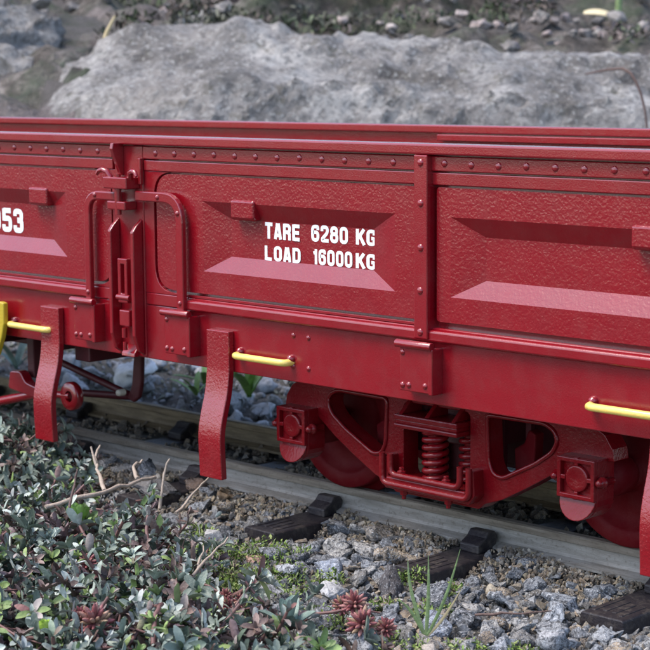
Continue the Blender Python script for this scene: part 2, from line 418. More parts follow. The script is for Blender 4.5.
# ------------------------------------------------------------------ rails and sleepers
ZR = -.63
def rail_mesh(y0, x0, x1):
    """y0 = centre of the head"""
    prof = [(-.40, -.84), (.40, -.84), (.40, -.76), (.10, -.66), (.055, -.60), (.055, -.30), (.175, -.235), (.175, -.03), (.13, 0), (-.13, 0), (-.175, -.03), (-.175, -.235), (-.055, -.30), (-.055, -.60), (-.10, -.66), (-.40, -.76)]
    return MB().prismx([(y0+a, ZR+z) for a, z in prof], x0, x1).mesh('rail')
def rail(y0, mat, head, label):
    e = link('rail', None, loc=(-20, y0, ZR-.84)); inv = Matrix.Translation((20, -y0, -ZR+.84))
    foot = [(-.40, -.84), (.40, -.84), (.40, -.76), (.12, -.66), (.075, -.58), (.075, -.26), (-.075, -.26), (-.075, -.58), (-.12, -.66), (-.40, -.76)]
    hd = [(.08, -.258), (.175, -.22), (.175, -.035), (.12, 0), (-.12, 0), (-.175, -.035), (-.175, -.22), (-.08, -.258)]
    w = link('web_and_foot', MB().prismx([(y0+a, ZR+z) for a, z in foot], -190, 90).mesh('rail_foot'), e, mat); w.matrix_parent_inverse = inv
    h = link('head', MB().prismx([(y0+a, ZR+z) for a, z in hd], -190, 90).mesh('rail_head'), e, head); h.matrix_parent_inverse = inv
    return tag(e, label, 'rail', 'rails of the garden track')
YN, YF = 3.375, 8.225
rail(YN, M_rail, M_railhead, 'near grey weathered rail under the wagon wheels')
rail(YF, M_rail2, M_rail2, 'far brown dirty rail seen through the gap under the wagon')
def sleeper_meshes():
    body = MB()
    pr = [(-.72, 0), (-.66, .62), (-.60, .66), (.60, .66), (.66, .62), (.72, 0)]
    body.prism(pr, 0, 11.6)
    me = body.mesh('sleeper_body')
    ch = MB()
    # a cast rail chair: base pad, clip block with a hooked jaw
    ch.box(-.52, .52, -.62, .62, .64, .72)
    ch.prismx([(-.98, .66), (-.44, .66), (-.20, .80), (-.14, 1.08), (-.24, 1.22), (-.52, 1.24), (-.66, 1.08), (-.98, .90)], -.36, .36)
    ch.prismx([(.98, .66), (.44, .66), (.20, .80), (.14, 1.08), (.24, 1.22), (.52, 1.24), (.66, 1.08), (.98, .90)], -.36, .36)
    gr = MB()
    for k in range(4): gr.box(-.5+.28*k+random.uniform(-.04, .04), -.40+.28*k, .25+random.uniform(0, .3), 1.3+random.uniform(0, .5), .64, .682)
    return me, ch.mesh('rail_chair'), gr.mesh('grain_rib')
sb, sch, sgr = sleeper_meshes()
slx = [-37.6, -31.5, -25.3, -19.1, -12.9, -6.7, -.45, 5.95, 12.2]
names = {-12.9: 'black plastic sleeper behind twigs, left of the white pebble', -6.7: 'black plastic sleeper whose end shows below the left wheel, next to pale pebble',
         -.45: 'black plastic sleeper behind the grass tuft, middle of the track', 5.95: 'black plastic sleeper cut by the bottom right corner',
         -19.1: 'black plastic sleeper under the brake gear behind the leftmost strap', -25.3: 'black plastic sleeper under the far left end of the track in view', 12.2: 'black plastic sleeper just past the right edge'}
for x in slx:
    z0 = ZR-.84-.70
    e = link('sleeper', None, loc=(x, 0.05*random.uniform(-1, 1), z0)); e.rotation_euler = (0, 0, R(random.uniform(-1, 1)))
    link('body', sb, e, M_black, bevel=.06)
    for yc in (YN, YF): link('rail_chair', sch, e, M_black, (0, yc, 0), bevel=.05)
    for yc in (0, 8.9): link('wood_grain_rib', sgr, e, M_black, (0, yc, 0), bevel=.015)
    tag(e, names.get(x, 'black plastic sleeper mostly hidden under the plants and wagon'), 'sleeper', 'sleepers of the garden track')

# ------------------------------------------------------------------ the wagon
WX0, WX1, WY1 = -41.8, 9.8, 11.6
WBASE = Vector((-16, 5.8, ZR))
wagon = tag(link('freight_wagon', None, loc=WBASE), 'glossy dark red open bogie freight wagon with riveted sides on the track', 'wagon')
WINV = Matrix.Translation(-WBASE)
def part(name, mb, mat=None, bevel=.025, parent=None, seg=2):
    me = mb if isinstance(mb, bpy.types.Mesh) else mb.mesh(name)
    o = link(name, me, parent or wagon, mat or M_red, bevel=bevel, seg=seg)
    if parent is None: o.matrix_parent_inverse = WINV
    return o
rv = MB(); rv.lathe([(.0001, -.045), (.05, -.041), (.088, -.026), (.105, 0), (.105, .03)], (0, 0, 0), 14); RIVET = rv.mesh('rivet')
rv = MB(); rv.lathe([(.0001, -.05), (.045, -.044), (.075, -.026), (.086, 0), (.086, .03)], (0, 0, 0), 12); RIVET_S = rv.mesh('small_rivet')
def rivets(parent, pts, y, mesh=None):
    for x, z in pts: link('rivet', mesh or RIVET, parent, M_red, (x+random.uniform(-.012, .012), y, z+random.uniform(-.012, .012)))

# sheet behind everything, and the far side, floor, ends
part('side_sheet', MB().box(WX0, WX1, .30, .5, 4.9, 10.0), M_red, 0)
fs = MB(); fs.box(WX0, WX1, WY1-.12, WY1+.1, 4.9, 10.02)
far_side = part('far_side', fs, M_red, 0)
part('far_top_rail', MB().box(WX0, WX1, WY1-.28, WY1+.24, 10.02, 10.30), M_red, .05)
inr = part('far_inner_strip', MB().box(-9.4, WX1, WY1-.40, WY1-.13, 9.76, 9.98), M_red, .03)
rivets(far_side, [(-8.6+.9*k, 9.55) for k in range(20)], WY1-.125)
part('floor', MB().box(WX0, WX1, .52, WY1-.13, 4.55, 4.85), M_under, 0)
for x in (WX0, WX1-.25): part('end_wall', MB().box(x, x+.25, .52, WY1-.13, 4.86, 10.0), M_red, .03)

# top rail (cap), rolled edge
tr = part('top_rail', MB().box(WX0, WX1, -.30, .36, 9.93, 10.22), M_red, .055, seg=3)
# riveted strip and the plain strip below it, in three bays
bays = [(WX0, -24.3), (-24.0, -13.16), (-11.62, -.13), (.33, WX1)]
for i, (a, b_) in enumerate(bays):
    st = part('riveted_strip', MB().box(a, b_, -.13, .31, 9.50, 9.895), M_red, .03)
    k0, k1, x0 = {0: (0, 18, -41.1), 1: (0, 11, -22.90), 2: (0, 12, -10.99), 3: (0, 10, .81)}[i]
    rivets(st, [(x0+.905*k, 9.70) for k in range(k0, k1)], -.13)
    part('plain_strip', MB().box(a, b_, -.10, .31, 9.13, 9.465), M_red, .03)
# lower rail with a sloping top that catches the sky
for a, b_ in ((WX0, -14.38), (-9.62, WX1)):
    part('lower_rail', MB().prismx([(.31, 5.31), (-.06, 5.31), (-.09, 5.27), (-.20, 5.25), (-.24, 5.20), (-.24, 4.98), (-.18, 4.93), (.31, 4.93)], a, b_), M_red, .02)
sole = part('sole_bar', MB().box(WX0, WX1, -.05, .5, 3.21, 4.93), M_red, .03)
part('far_sole_bar', MB().box(WX0, WX1, WY1-.5, WY1+.05, 3.21, 4.54), M_under, 0)
rivets(sole, [(-5.05, 4.57), (-5.08, 3.66), (-4.42, 4.56), (-4.43, 3.67), (-20.3, 4.57), (-20.3, 3.66)], -.05, RIVET_S)

for z0_, z1_ in ((8.86, 9.92), (5.0, 5.78)): part('backing_strip', MB().box(WX0+.02, WX1-.02, .16, .295, z0_, z1_), M_red, 0)
def door(x0, x1, rx0, rx1, rad, tabs, z0=5.48, z1=9.075, rz0=6.17, rz1=8.30, iz0=6.66, iz1=7.80, dep=.24, ins=1.02):
    yf = -.055
    o = fillet([(x0, z0), (x1, z0), (x1, z1), (x0, z1)], rad, 6)
    mb = MB()
    bm = bmesh.new(); ed = []
    hole = [(rx0, rz0), (rx1, rz0), (rx1, rz1), (rx0, rz1)]
    for L in (o, hole):
        vs = [bm.verts.new((x, yf, z)) for x, z in L]; ed += [bm.edges.new((vs[i], vs[(i+1) % len(vs)])) for i in range(len(vs))]
    bmesh.ops.triangle_fill(bm, use_beauty=True, edges=ed); bm.verts.index_update()
    nv = len(bm.verts); no = len(o)
    v = [tuple(q.co) for q in bm.verts]; f = [tuple(q.index for q in t.verts) for t in bm.faces]; bm.free()
    # rolled outer edge going back
    v += [(x, .31, z) for x, z in o]; f += [(i, (i+1) % no, nv+(i+1) % no, nv+i) for i in range(no)]
    k = len(v); inn = [(rx0+ins, iz0), (rx1-ins, iz0), (rx1-ins, iz1), (rx0+ins, iz1)]
    v += [(x, yf+dep, z) for x, z in inn]
    f += [(no+i, no+(i+1) % 4, k+(i+1) % 4, k+i) for i in range(4)]; f.append((k, k+1, k+2, k+3))
    mb.add(v, f)
    bm = bmesh.new(); me = mb.mesh('door_panel'); bm.from_mesh(me)
    bmesh.ops.remove_doubles(bm, verts=bm.verts, dist=1e-4)
    bmesh.ops.recalc_face_normals(bm, faces=bm.faces)
    # faces must look at -y
    tot = sum(q.normal.y*q.calc_area() for q in bm.faces)
    if tot > 0: bmesh.ops.reverse_faces(bm, faces=bm.faces)
    bm.to_mesh(me); bm.free()
    d_ = part('door_panel', me, M_cast, .085, seg=4)
    for tx in tabs:
        tb = link('stop_tab', MB().prismx([(-.14, 8.40), (-.14, 7.90), (-.10, 7.80), (.28, 7.80), (.28, 8.40)], tx, tx+1.0).mesh('stop_tab'), d_, M_cast, bevel=.07, seg=3)
    return d_
door(-41.5, -24.6, -34.5, -26.6, [.5, .5, .5, .5], [-33.2])
d1 = door(-23.9, -13.32, -23.5, -15.70, [.25, .75, .75, .25], [-17.65])
d2 = door(-11.08, -.22, -8.92, -1.04, [.75, .12, .12, .75], [-7.6])
d3 = door(.46, WX1-.1, .96, 8.86, [.12, .12, .12, .12], [6.74])

# flush frames round the two doors beside the stanchion, leaving a narrow rounded groove
for fo, fi, rad in (((-23.99, -13.06), (-23.93, -13.22), [.2, .84, .84, .2]), ((-11.655, -.13), (-11.18, -.19), [.84, .15, .15, .84])):
    o_ = [(fo[0], 5.32), (fo[1], 5.32), (fo[1], 9.125), (fo[0], 9.125)]
    i_ = fillet([(fi[0], 5.40), (fi[1], 5.40), (fi[1], 9.112), (fi[0], 9.112)], rad, 7)
    part('door_frame', MB().holed(o_, [i_], -.075, .30), M_red, .03)
for a, b_ in ((-14.37, -13.06), (-11.655, -9.63)): part('door_frame', MB().box(a, b_, -.078, .30, 4.94, 5.316), M_red, .03)
# posts with rivets
for px_ in (.11, -24.15):
    po = part('post', MB().box(px_-.235, px_+.235, -.32, .31, 5.0, 9.925), M_red, .035)
    rivets(po, [(px_, z) for z in (9.72, 8.63, 7.46, 6.31, 5.19)], -.32)
part('end_post', MB().box(WX1-.1, WX1+.12, -.24, .5, 4.95, 9.925), M_red, .03)

# hinge brackets under posts and latch arms
def bracket(x0, x1, z0=3.56, zt=4.76, yf=-.47):
    mb = MB(); mb.box(x0, x1, yf, -.04, z0, zt)
    mb.box(x1-.12, x1+.02, yf-.02, -.03, z0-.03, zt+.02)
    br = part('hinge_bracket', mb, M_red, .03)
    rl = MB(); rl.lathe([(.0001, 0), (.115, 0), (.115, x1-x0+.12), (.0001, x1-x0+.12)], (0, 0, 0), 16, axis='z')
    # roll laid along x
    rl.v = [(x0-.12+z, yf-.0+x, zt+.085+y) for x, y, z in rl.v]
    link('hinge_roll', rl.mesh('hinge_roll'), br, M_red, bevel=.02)
    rivets(br, [(x0+.10, z0+.16), (x0+.34, z0+.17), (x1-.24, z0+.20), (x0+.1, zt-.14)], yf, RIVET_S)
    return br
bracket(-.50, .66); bracket(-10.32, -9.16); bracket(-14.88, -13.82); bracket(-24.75, -23.6)

# latch arms: flat bars bent through a right angle
def bent(pts, w, y0, y1, r):
    """flat bar following pts (x,z), width w in the plane"""
    P = [Vector(p) for p in fillet(pts, r, 7, False)]; L = []; Q = []
    for i, p in enumerate(P):
        t = (P[min(i+1, len(P)-1)]-P[max(i-1, 0)]).normalized(); nn = Vector((-t.y, t.x))*w/2
        L.append(p+nn); Q.append(p-nn)
    n_ = len(P); mb = MB(); v = []
    for y in (y0, y1): v += [(p.x, y, p.y) for p in L]+[(p.x, y, p.y) for p in Q]
    f = []
    for i in range(n_-1):
        a, b2 = i, n_+i
        f += [(a, a+1, b2+1, b2), (2*n_+a, 2*n_+b2, 2*n_+b2+1, 2*n_+a+1), (a, 2*n_+a, 2*n_+a+1, a+1), (b2, b2+1, 2*n_+b2+1, 2*n_+b2)]
    f += [(0, n_, 3*n_, 2*n_), (n_-1, 3*n_-1, 4*n_-1, 2*n_-1)]
    return mb.add(v, f)
arm_r = part('latch_arm', bent([(-11.75, 8.36), (-9.68, 8.36), (-9.68, 4.86)], .31, -.38, -.20, .75), M_red, .04)
arm_l = part('latch_arm', bent([(-12.75, 8.30), (-14.22, 8.30), (-14.22, 4.86)], .27, -.38, -.20, .60), M_red, .04)
rivets(arm_r, [(-10.65, 8.36), (-9.72, 7.9), (-9.68, 5.15)], -.38, RIVET_S)
rivets(arm_l, [(-13.75, 8.30), (-14.22, 5.15)], -.38, RIVET_S)
rivets(d1, [(-14.52, 7.35), (-14.52, 6.45)], -.055, RIVET_S)
rivets(d2, [(-10.05, 7.35), (-10.05, 6.45), (-10.1, 5.75), (-10.2, 8.0)], -.055, RIVET_S)
# padlock-style hinge pads half way along the arms (small square straps to the door)

# centre stanchion: channel with two ribs, back plate, fin, hooks, keeper blocks and link
st = part('stanchion', MB().box(-13.05, -11.66, -.10, .31, 3.25, 9.9), M_red, .03)
for xr in (-12.92, -11.80):
    rb = MB().prismx([(-.10, 7.62), (-.36, 7.40), (-.50, 7.22), (-.50, 3.95), (-.34, 3.45), (-.10, 3.30)], xr-.075, xr+.075)
    link('rib', rb.mesh('rib'), st, M_red, bevel=.035)
link('fin', MB().prismx([(-.10, 9.98), (-.52, 9.98), (-.56, 9.80), (-.26, 9.05), (-.10, 8.95)], -12.72, -12.58).mesh('fin'), st, M_red, bevel=.02)
link('edge_flange', MB().box(-11.74, -11.62, -.24, -.10, 8.7, 9.52).mesh('edge_flange'), st, M_red, bevel=.025)
link('keeper_block', MB().box(-12.98, -11.82, -.66, -.10, 8.56, 8.93).mesh('keeper_block'), st, M_red, bevel=.04)
link('keeper_block', MB().box(-12.86, -11.98, -.60, -.10, 7.90, 8.17).mesh('keeper_block'), st, M_red, bevel=.04)
link('pin', MB().tube([(-12.42, -.50, 7.75), (-12.42, -.50, 9.02)], .11, 12).mesh('pin'), st, M_red, bevel=.0)
for s_, xc in ((-1, -12.98), (1, -11.72)):
    hk = [(xc-s_*.14, -.45, 8.90), (xc+s_*-.05, -.50, 9.08), (xc+s_*.12, -.55, 9.14), (xc+s_*.27, -.58, 9.10), (xc+s_*.36, -.60, 8.98)]
    link('hook', MB().tube(hk, [.11, .10, .085, .075, .05], 10).mesh('hook'), st, M_red)
lk = MB().holed([(-12.58, 4.95), (-12.12, 4.95), (-12.12, 6.36), (-12.58, 6.36)], [[(-12.44, 5.25), (-12.26, 5.25), (-12.26, 6.18), (-12.44, 6.18)]], -.46, -.28)
link('link', lk.mesh('link'), st, M_red, bevel=.03)
link('bolt', MB().tube([(-12.66, -.40, 5.12), (-12.04, -.40, 5.12)], .10, 10).mesh('bolt'), st, M_red)
link('block', MB().box(-12.60, -12.10, -.42, -.10, 4.20, 4.72).mesh('block'), st, M_red, bevel=.04)
link('bolt', MB().tube([(-12.34, -.42, 4.15), (-12.34, -.42, 3.85)], .09, 10).mesh('bolt'), st, M_red)
link('bolt', MB().tube([(-12.34, -.40, 3.70), (-12.34, -.40, 3.45)], .08, 10).mesh('bolt'), st, M_red)
link('base_flare', MB().prismx([(-.10, 3.60), (-.30, 3.34), (-.32, 3.22), (-.10, 3.22)], -12.66, -12.02).mesh('base_flare'), st, M_red, bevel=.03)

# bent step straps hanging below the sole bar
def strap(x0, x1):
    c_ = [(-.06, 4.46), (-.06, 3.55), (-.08, 3.1), (-.17, 2.5), (-.34, 1.9), (-.45, 1.4), (-.46, .9), (-.43, .3), (-.42, -.02)]
    c_ = [Vector(p) for p in c_]; P = []
    for i in range(len(c_)-1):          # Catmull-Rom
        p0, p1, p2, p3 = c_[max(i-1, 0)], c_[i], c_[i+1], c_[min(i+2, len(c_)-1)]
        for k in range(4):
            t = k/4; P.append(.5*((2*p1)+(p2-p0)*t+(2*p0-5*p1+4*p2-p3)*t*t+(3*p1-p0-3*p2+p3)*t**3))
    P.append(c_[-1]); th = .22
    back = []; front = []
    for i, p in enumerate(P):
        t = (P[min(i+1, len(P)-1)]-P[max(i-1, 0)]).normalized(); nn = Vector((t.y, -t.x)); back.append(p); front.append(p+nn*th)
    n_ = len(P); v = [(x, p.x, p.y) for x in (x0, x1) for L in (back, front) for p in L]; f = []
    for i in range(n_-1):
        for s_ in (0, 2*n_): f.append((s_+i, s_+i+1, s_+n_+i+1, s_+n_+i))
        f.append((i, i+1, 2*n_+i+1, 2*n_+i)); f.append((n_+i, n_+i+1, 3*n_+i+1, 3*n_+i))
    f += [(0, n_, 3*n_, 2*n_), (n_-1, 2*n_-1, 4*n_-1, 3*n_-1)]
    return part('step_strap', MB().add(v, f), M_strap, .03)
for a in (-25.3, -16.98, -8.60, 7.50): strap(a, a+1.0)

# yellow grab handles
def grab(x0, x1, z):
    pts = fillet([(x0, -.02, z), (x0, -.36, z), (x1, -.36, z), (x1, -.02, z)], .12, 4, False) if False else None
    p = [(x0, -.02, z), (x0, -.22, z), (x0+.04, -.32, z), (x0+.14, -.36, z), (x1-.14, -.36, z), (x1-.04, -.32, z), (x1, -.22, z), (x1, -.02, z)]
    g = part('grab_handle', MB().tube(p, .105, 12), M_yellow, 0)
    for x in (x0, x1): link('eye_bolt', MB().lathe([(.0001, -.16), (.10, -.12), (.13, -.04), (.13, .02)], (x, -.05, z+.10), 12).mesh('eye_bolt'), g, M_red)
    return g
grab(-18.72, -16.5, 3.68); grab(-7.30, -5.12, 3.78); grab(5.66, 8.0, 3.86)
part('brake_lever', MB().prism([(-20.6, 4.30), (-19.0, 4.44), (-18.80, 4.40), (-18.82, 3.7), (-18.98, 3.2), (-19.3, 2.55), (-20.6, 2.2)], -.48, -.28), M_olive, .04)

# ---- lettering
SW = .222
def gl(ch):
    L, Rr, B, T, H = .095, .525, .095, .905, .62; r = .20
    rd = lambda p, rr=r, c=False: (fillet(p, rr, 5, c), c)
    st = lambda p: (p, False)
    stem = st([(L, 0), (L, 1)])
    G = {'T': [st([(0, T), (H, T)]), st([(H/2, 0), (H/2, T)])],
         'A': [st([(.09, 0), (.26, 1)]), st([(.53, 0), (.36, 1)]), st([(.17, .25), (.45, .25)])],
         'R': [stem, rd([(L, T), (Rr, T), (Rr, .5), (L, .5)]), rd([(.28, .48), (Rr-.02, .44), (Rr-.01, 0)], .1)],
         'E': [stem, st([(L, T), (.58, T)]), st([(L, .5), (.54, .5)]), st([(L, B), (.58, B)])],
         '0': [rd([(L, B), (Rr, B), (Rr, T), (L, T)], .2, True)], '6': [rd([(Rr, .70), (Rr, T), (L, T), (L, B), (Rr, B), (Rr, .56), (L+.05, .56)])],
         '2': [rd([(L, .66), (L, T), (Rr, T), (Rr, .58), (L+.02, .2), (L+.02, B), (.62, B)], .17)],
         '8': [rd([(L, B), (Rr, B), (Rr, .54), (L, .54)], .2, True), rd([(L+.02, .52), (Rr-.02, .52), (Rr-.02, T), (L+.02, T)], .2, True)],
         'K': [stem, st([(Rr+.04, 1), (L+.06, .42)]), st([(.24, .62), (Rr+.06, 0)])],
         'G': [rd([(Rr, .66), (Rr, T), (L, T), (L, B), (Rr, B), (Rr, .46), (.32, .46)])],
         'L': [stem, st([(L, B), (.56, B)])], 'D': [stem, rd([(L, T), (Rr, T), (Rr, B), (L, B)], .24)],
         '1': [st([(.30, 0), (.30, 1)]), st([(.08, .72), (.30, .80)])],
         '5': [st([(L, T), (Rr+.04, T)]), st([(L+.02, .98), (L+.02, .46)]), rd([(L, .56), (Rr, .58), (Rr, B), (L, B), (L, .30)], .16)],
         '3': [rd([(L, .70), (L, T), (Rr-.02, T), (Rr-.02, .53), (.24, .53)], .16), rd([(.26, .51), (Rr, .51), (Rr, B), (L, B), (L, .30)], .16)]}
    return G['0' if ch == 'O' else ch]
def word(text, x0, x1, z0, h, y):
    adv = {'1': .55}; tot = sum(adv.get(c_, .76) for c_ in text)-.14; sx = (x1-x0)/tot; mb = MB(); x = x0; li = 0
    for c_ in text:
        for pts, closed in gl(c_):
            li += 1; P = [Vector(p) for p in pts]; n_ = len(P); A = []; Bq = []
            for i, p in enumerate(P):
                pa = P[i-1] if (closed or i) else p; pb = P[(i+1) % n_] if (closed or i < n_-1) else p
                t = (pb-pa).normalized(); nn = Vector((-t.y, t.x))*SW/2; A.append(p+nn); Bq.append(p-nn)
            yy = y-.004-.0015*li
            tf = lambda p: (x+p.x*sx, yy, z0+p.y*h)
            rng_ = range(n_ if closed else n_-1)
            mb.add([tf(p) for p in A]+[tf(p) for p in Bq], [(i, n_+i, n_+(i+1) % n_, (i+1) % n_) for i in rng_])
        x += adv.get(c_, .76)*sx
    me = mb.mesh('lettering', False)
    o = part('lettering', me, M_white, 0); o['label'] = 'white painted lettering ' + text; return o
YT = .185
for t_, a, b_, z, h in (('TARE', -6.43, -4.95, 7.30, .47), ('6280', -4.50, -3.05, 7.33, .47), ('KG', -2.73, -1.98, 7.34, .44),
                        ('LOAD', -6.45, -4.95, 6.66, .43), ('16000', -4.46, -2.88, 6.675, .44), ('KG', -2.74, -1.98, 6.68, .42)):
    word(t_, a, b_, z, h, YT)
word('053', -20.30, -18.42, 6.79, .80, YT)

# ---- bogie
BX = -.87
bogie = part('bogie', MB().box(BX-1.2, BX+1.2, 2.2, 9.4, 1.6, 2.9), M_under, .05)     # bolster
bogie['label'] = 'red cast bogie with two wheelsets and coil springs'
def bpart(name, mb, mat=None, bevel=.03, seg=2): return part(name, mb, mat or M_bogie, bevel, parent=bogie, seg=seg)
hr = [(1.55, .10), (1.78, .28), (2.4, .50), (3.2, .93), (4.0, 1.40), (4.72, 1.92), (6.1, 2.10), (6.04, 2.42), (5.80, 2.76), (5.3, 3.05)]
outer = [(BX+u, z) for u, z in hr]+[(BX-u, z) for u, z in hr[::-1]]
win = [(1.86, 2.80), (1.92, 1.50), (2.08, 1.17), (2.42, 1.10), (3.55, 1.68), (4.10, 2.06), (4.28, 2.38), (4.18, 2.66), (3.85, 2.82)]
winf = fillet(win, .12, 3)
cw = fillet([(-1.24, .62), (1.24, .62), (1.24, 2.78), (-1.24, 2.78)], .2, 4)
holes = [[(BX+u, z) for u, z in winf], [(BX-u, z) for u, z in winf[::-1]], [(BX+u, z) for u, z in cw]]
bpart('side_frame', MB().holed(outer, holes, 1.45, 2.10), M_bogie, .07, 3)
bpart('side_frame', MB().holed(outer, holes, 9.5, 10.1), M_bogie, 0)
# raised beads round the windows and along the diagonals
for sg in (1, -1):
    ring = [(BX+sg*u, 1.44, z) for u, z in fillet(win, .16, 4)]
    bpart('window_bead', MB().tube(ring+[ring[0], ring[1]], .065, 8, False), M_bogie, 0)
# spring nest: transom bars, seat, U straps, springs, bolts
bpart('transom', MB().box(BX-1.18, BX+1.18, .95, 1.9, 2.36, 2.52).box(BX-1.14, BX+1.14, 1.0, 1.9, 2.24, 2.38).box(BX-1.18, BX+1.18, .95, 1.9, 2.12, 2.25), M_bogie, .04)
for u in (-.98, 0, .98):
    bpart('gusset', MB().prismx([(1.02, 2.52), (1.9, 2.52), (1.9, 3.1), (1.7, 3.1)], BX+u-.07, BX+u+.07), M_bogie, .02)
bpart('spring_seat', MB().box(BX-1.48, BX+1.48, .95, 2.0, .46, .66), M_bogie, .04)
bpart('side_plate', MB().prism([(BX-1.72, 1.25), (BX-1.76, .55), (BX-1.56, .30), (BX+1.56, .30), (BX+1.76, .55), (BX+1.72, 1.25), (BX+1.44, 1.25), (BX+1.44, .62), (BX+1.3, .50), (BX-1.3, .50), (BX-1.44, .62), (BX-1.44, 1.25)], 1.02, 1.5), M_bogie, .03)
for hw, zb_, zt_ in ((1.62, .46, 1.34), (1.30, .74, 1.34)):
    q = fillet([(-hw, zt_), (-hw, zb_), (hw, zb_), (hw, zt_)], .24, 5, False)
    bpart('u_strap', MB().tube([(BX+a, .96, z) for a, z in q], .095, 10), M_bogie, .02)
def spring(x, y, z0, z1, r=.34, w=.095, turns=5.5):
    pts = [(x+r*math.cos(a), y+r*math.sin(a), z0+(z1-z0)*i/110) for i in range(111) for a in [2*math.pi*turns*i/110]]
    bpart('coil_spring', MB().tube(pts, w, 8).tube([(x, y, z0), (x, y, z1)], r*.72, 12), M_bogie, 0)
spring(BX+.02, 1.40, .62, 2.16, .31, .085, 7); spring(BX+.85, 1.98, .62, 2.16, .29, .08, 7); spring(BX-.75, 2.25, .62, 2.16, .29, .08, 7)
for u in (-.95, .72):
    bpart('bolt', MB().lathe([(.0001, .26), (.085, .26), (.085, .16), (.14, .16), (.14, -.02)], (BX+u, 1.06, .72), 6, axis='z', smooth=False), M_bogie, .015)
    bpart('bolt', MB().lathe([(.0001, -.22), (.07, -.22), (.07, -.10), (.12, -.10), (.12, .05)], (BX+u, 1.15, .26), 6, axis='z', smooth=False), M_bogie, .015)
# axle boxes
def axle_box(xc):
    mb = MB(); w = .60; zt, zm, zb_ = 2.17, 1.09, .52
    low = [(w*math.cos(a), zm-.0+(zm-zb_)*math.sin(a)) for a in np.linspace(0, -math.pi, 13)]
    body = [(-w, zt), (w, zt)]+low
    mb.prism([(xc+a, z) for a, z in body], 1.02, 1.75)
    # lower rounded lip pushed forward
    k0 = len(mb.v); mb.prism([(xc+a*.96, z) for a, z in low], .90, 1.03)
    for i in range(k0, k0+len(low)): x_, y_, z_ = mb.v[i]; mb.v[i] = (x_, .80+.17*(z_-zb_)/(zm-zb_), z_)
    # raised border of the cover
    fr_o = [(-w, zm), (w, zm), (w, zt), (-w, zt)]; fr_i = [(-w+.12, zm+.12), (w-.12, zm+.12), (w-.12, zt-.12), (-w+.12, zt-.12)]
    mb.holed([(xc+a, z) for a, z in fr_o], [[(xc+a, z) for a, z in fr_i]], .86, 1.03)
    zc = 1.63
    mb.lathe([(.0001, .92), (.22, .90), (.33, .89), (.36, .93), (.36, 1.03)], (xc, 0, zc), 20)
    for a in (0, math.pi/2, math.pi, 1.5*math.pi):
        c_, s_ = math.cos(a), math.sin(a); r0, r1 = .34, .56
        if abs(c_) > .5: mb.box(min(xc+c_*r0, xc+c_*r1), max(xc+c_*r0, xc+c_*r1), .88, 1.03, zc-.06, zc+.06)
        else: mb.box(xc-.06, xc+.06, .88, 1.03, min(zc+s_*r0, zc+s_*r1), max(zc+s_*r0, zc+s_*r1))
    o = bpart('axle_box', mb, M_bogie, .028)
    for s_ in (-1, 1):
        bpart('box_bolt', MB().lathe([(.0001, -.16), (.08, -.14), (.11, -.06), (.11, .0), (.16, .02), (.16, .12), (.10, .16), (.10, .5)], (xc+s_*.72, 1.0, 1.60), 10), M_bogie, 0)
    bpart('axle_barrel', MB().lathe([(.50, 1.7), (.56, 1.8), (.56, 2.85), (.45, 3.1)], (xc, 0, 1.45), 20), M_wheel, 0)
for xc in (BX-5.29, BX+5.29): axle_box(xc)
def wheel(xc, y0, s):
    zc = 1.40; Rw = zc-ZR
    pr = [(.30, -.05), (.42, -.05), (.46, .12), (.55, .2), (1.15, .28), (1.45, .20), (1.55, .06), (1.62, 0), (Rw-.04, 0), (Rw, .04), (Rw+.01, .36), (Rw+.06, .42), (Rw+.26, .50), (Rw+.28, .58), (Rw+.2, .66), (1.5, .62), (.3, .62)]
    bpart('wheel', MB().lathe([(r, s*o) for r, o in pr], (xc, y0, zc), 64), M_wheel, 0)
for xc in (BX-5.29, BX+5.29):
    wheel(xc, 3.13, 1); wheel(xc, 8.47, -1)
    bpart('axle', MB().tube([(xc, 2.2, 1.4), (xc, 9.4, 1.4)], .30, 16), M_under, 0)
# brake shoes hanging beside the wheels
for u in (2.35, -2.9):
    bpart('brake_shoe', MB().prism([(BX+u-.35, 1.0), (BX+u+.30, 1.15), (BX+u+.36, 2.2), (BX+u+.1, 2.3), (BX+u-.05, 1.9), (BX+u-.40, 1.7)], 2.5, 2.9), M_wheel, .05)
    bpart('brake_hanger', MB().box(BX+u-.06, BX+u+.12, 2.6, 2.76, 2.0, 3.6), M_under, 0)

bpart('dark_bay_filler', MB().box(BX-1.5, BX+1.5, 2.62, 2.8, .3, 2.9), M_under, .03)  # added dark plate that closes off the see-through spring bay
bpart('dark_window_filler', MB().box(BX-4.3, BX+4.3, 4.6, 7.0, .55, 1.55), M_under, .05)  # added dark block, keeps the bright ground out of the frame windows
bpart('dark_window_filler', MB().box(BX-5.0, BX+5.0, 4.3, 4.6, .75, 2.95), M_under, .05)  # second added blocker, so the windows look black
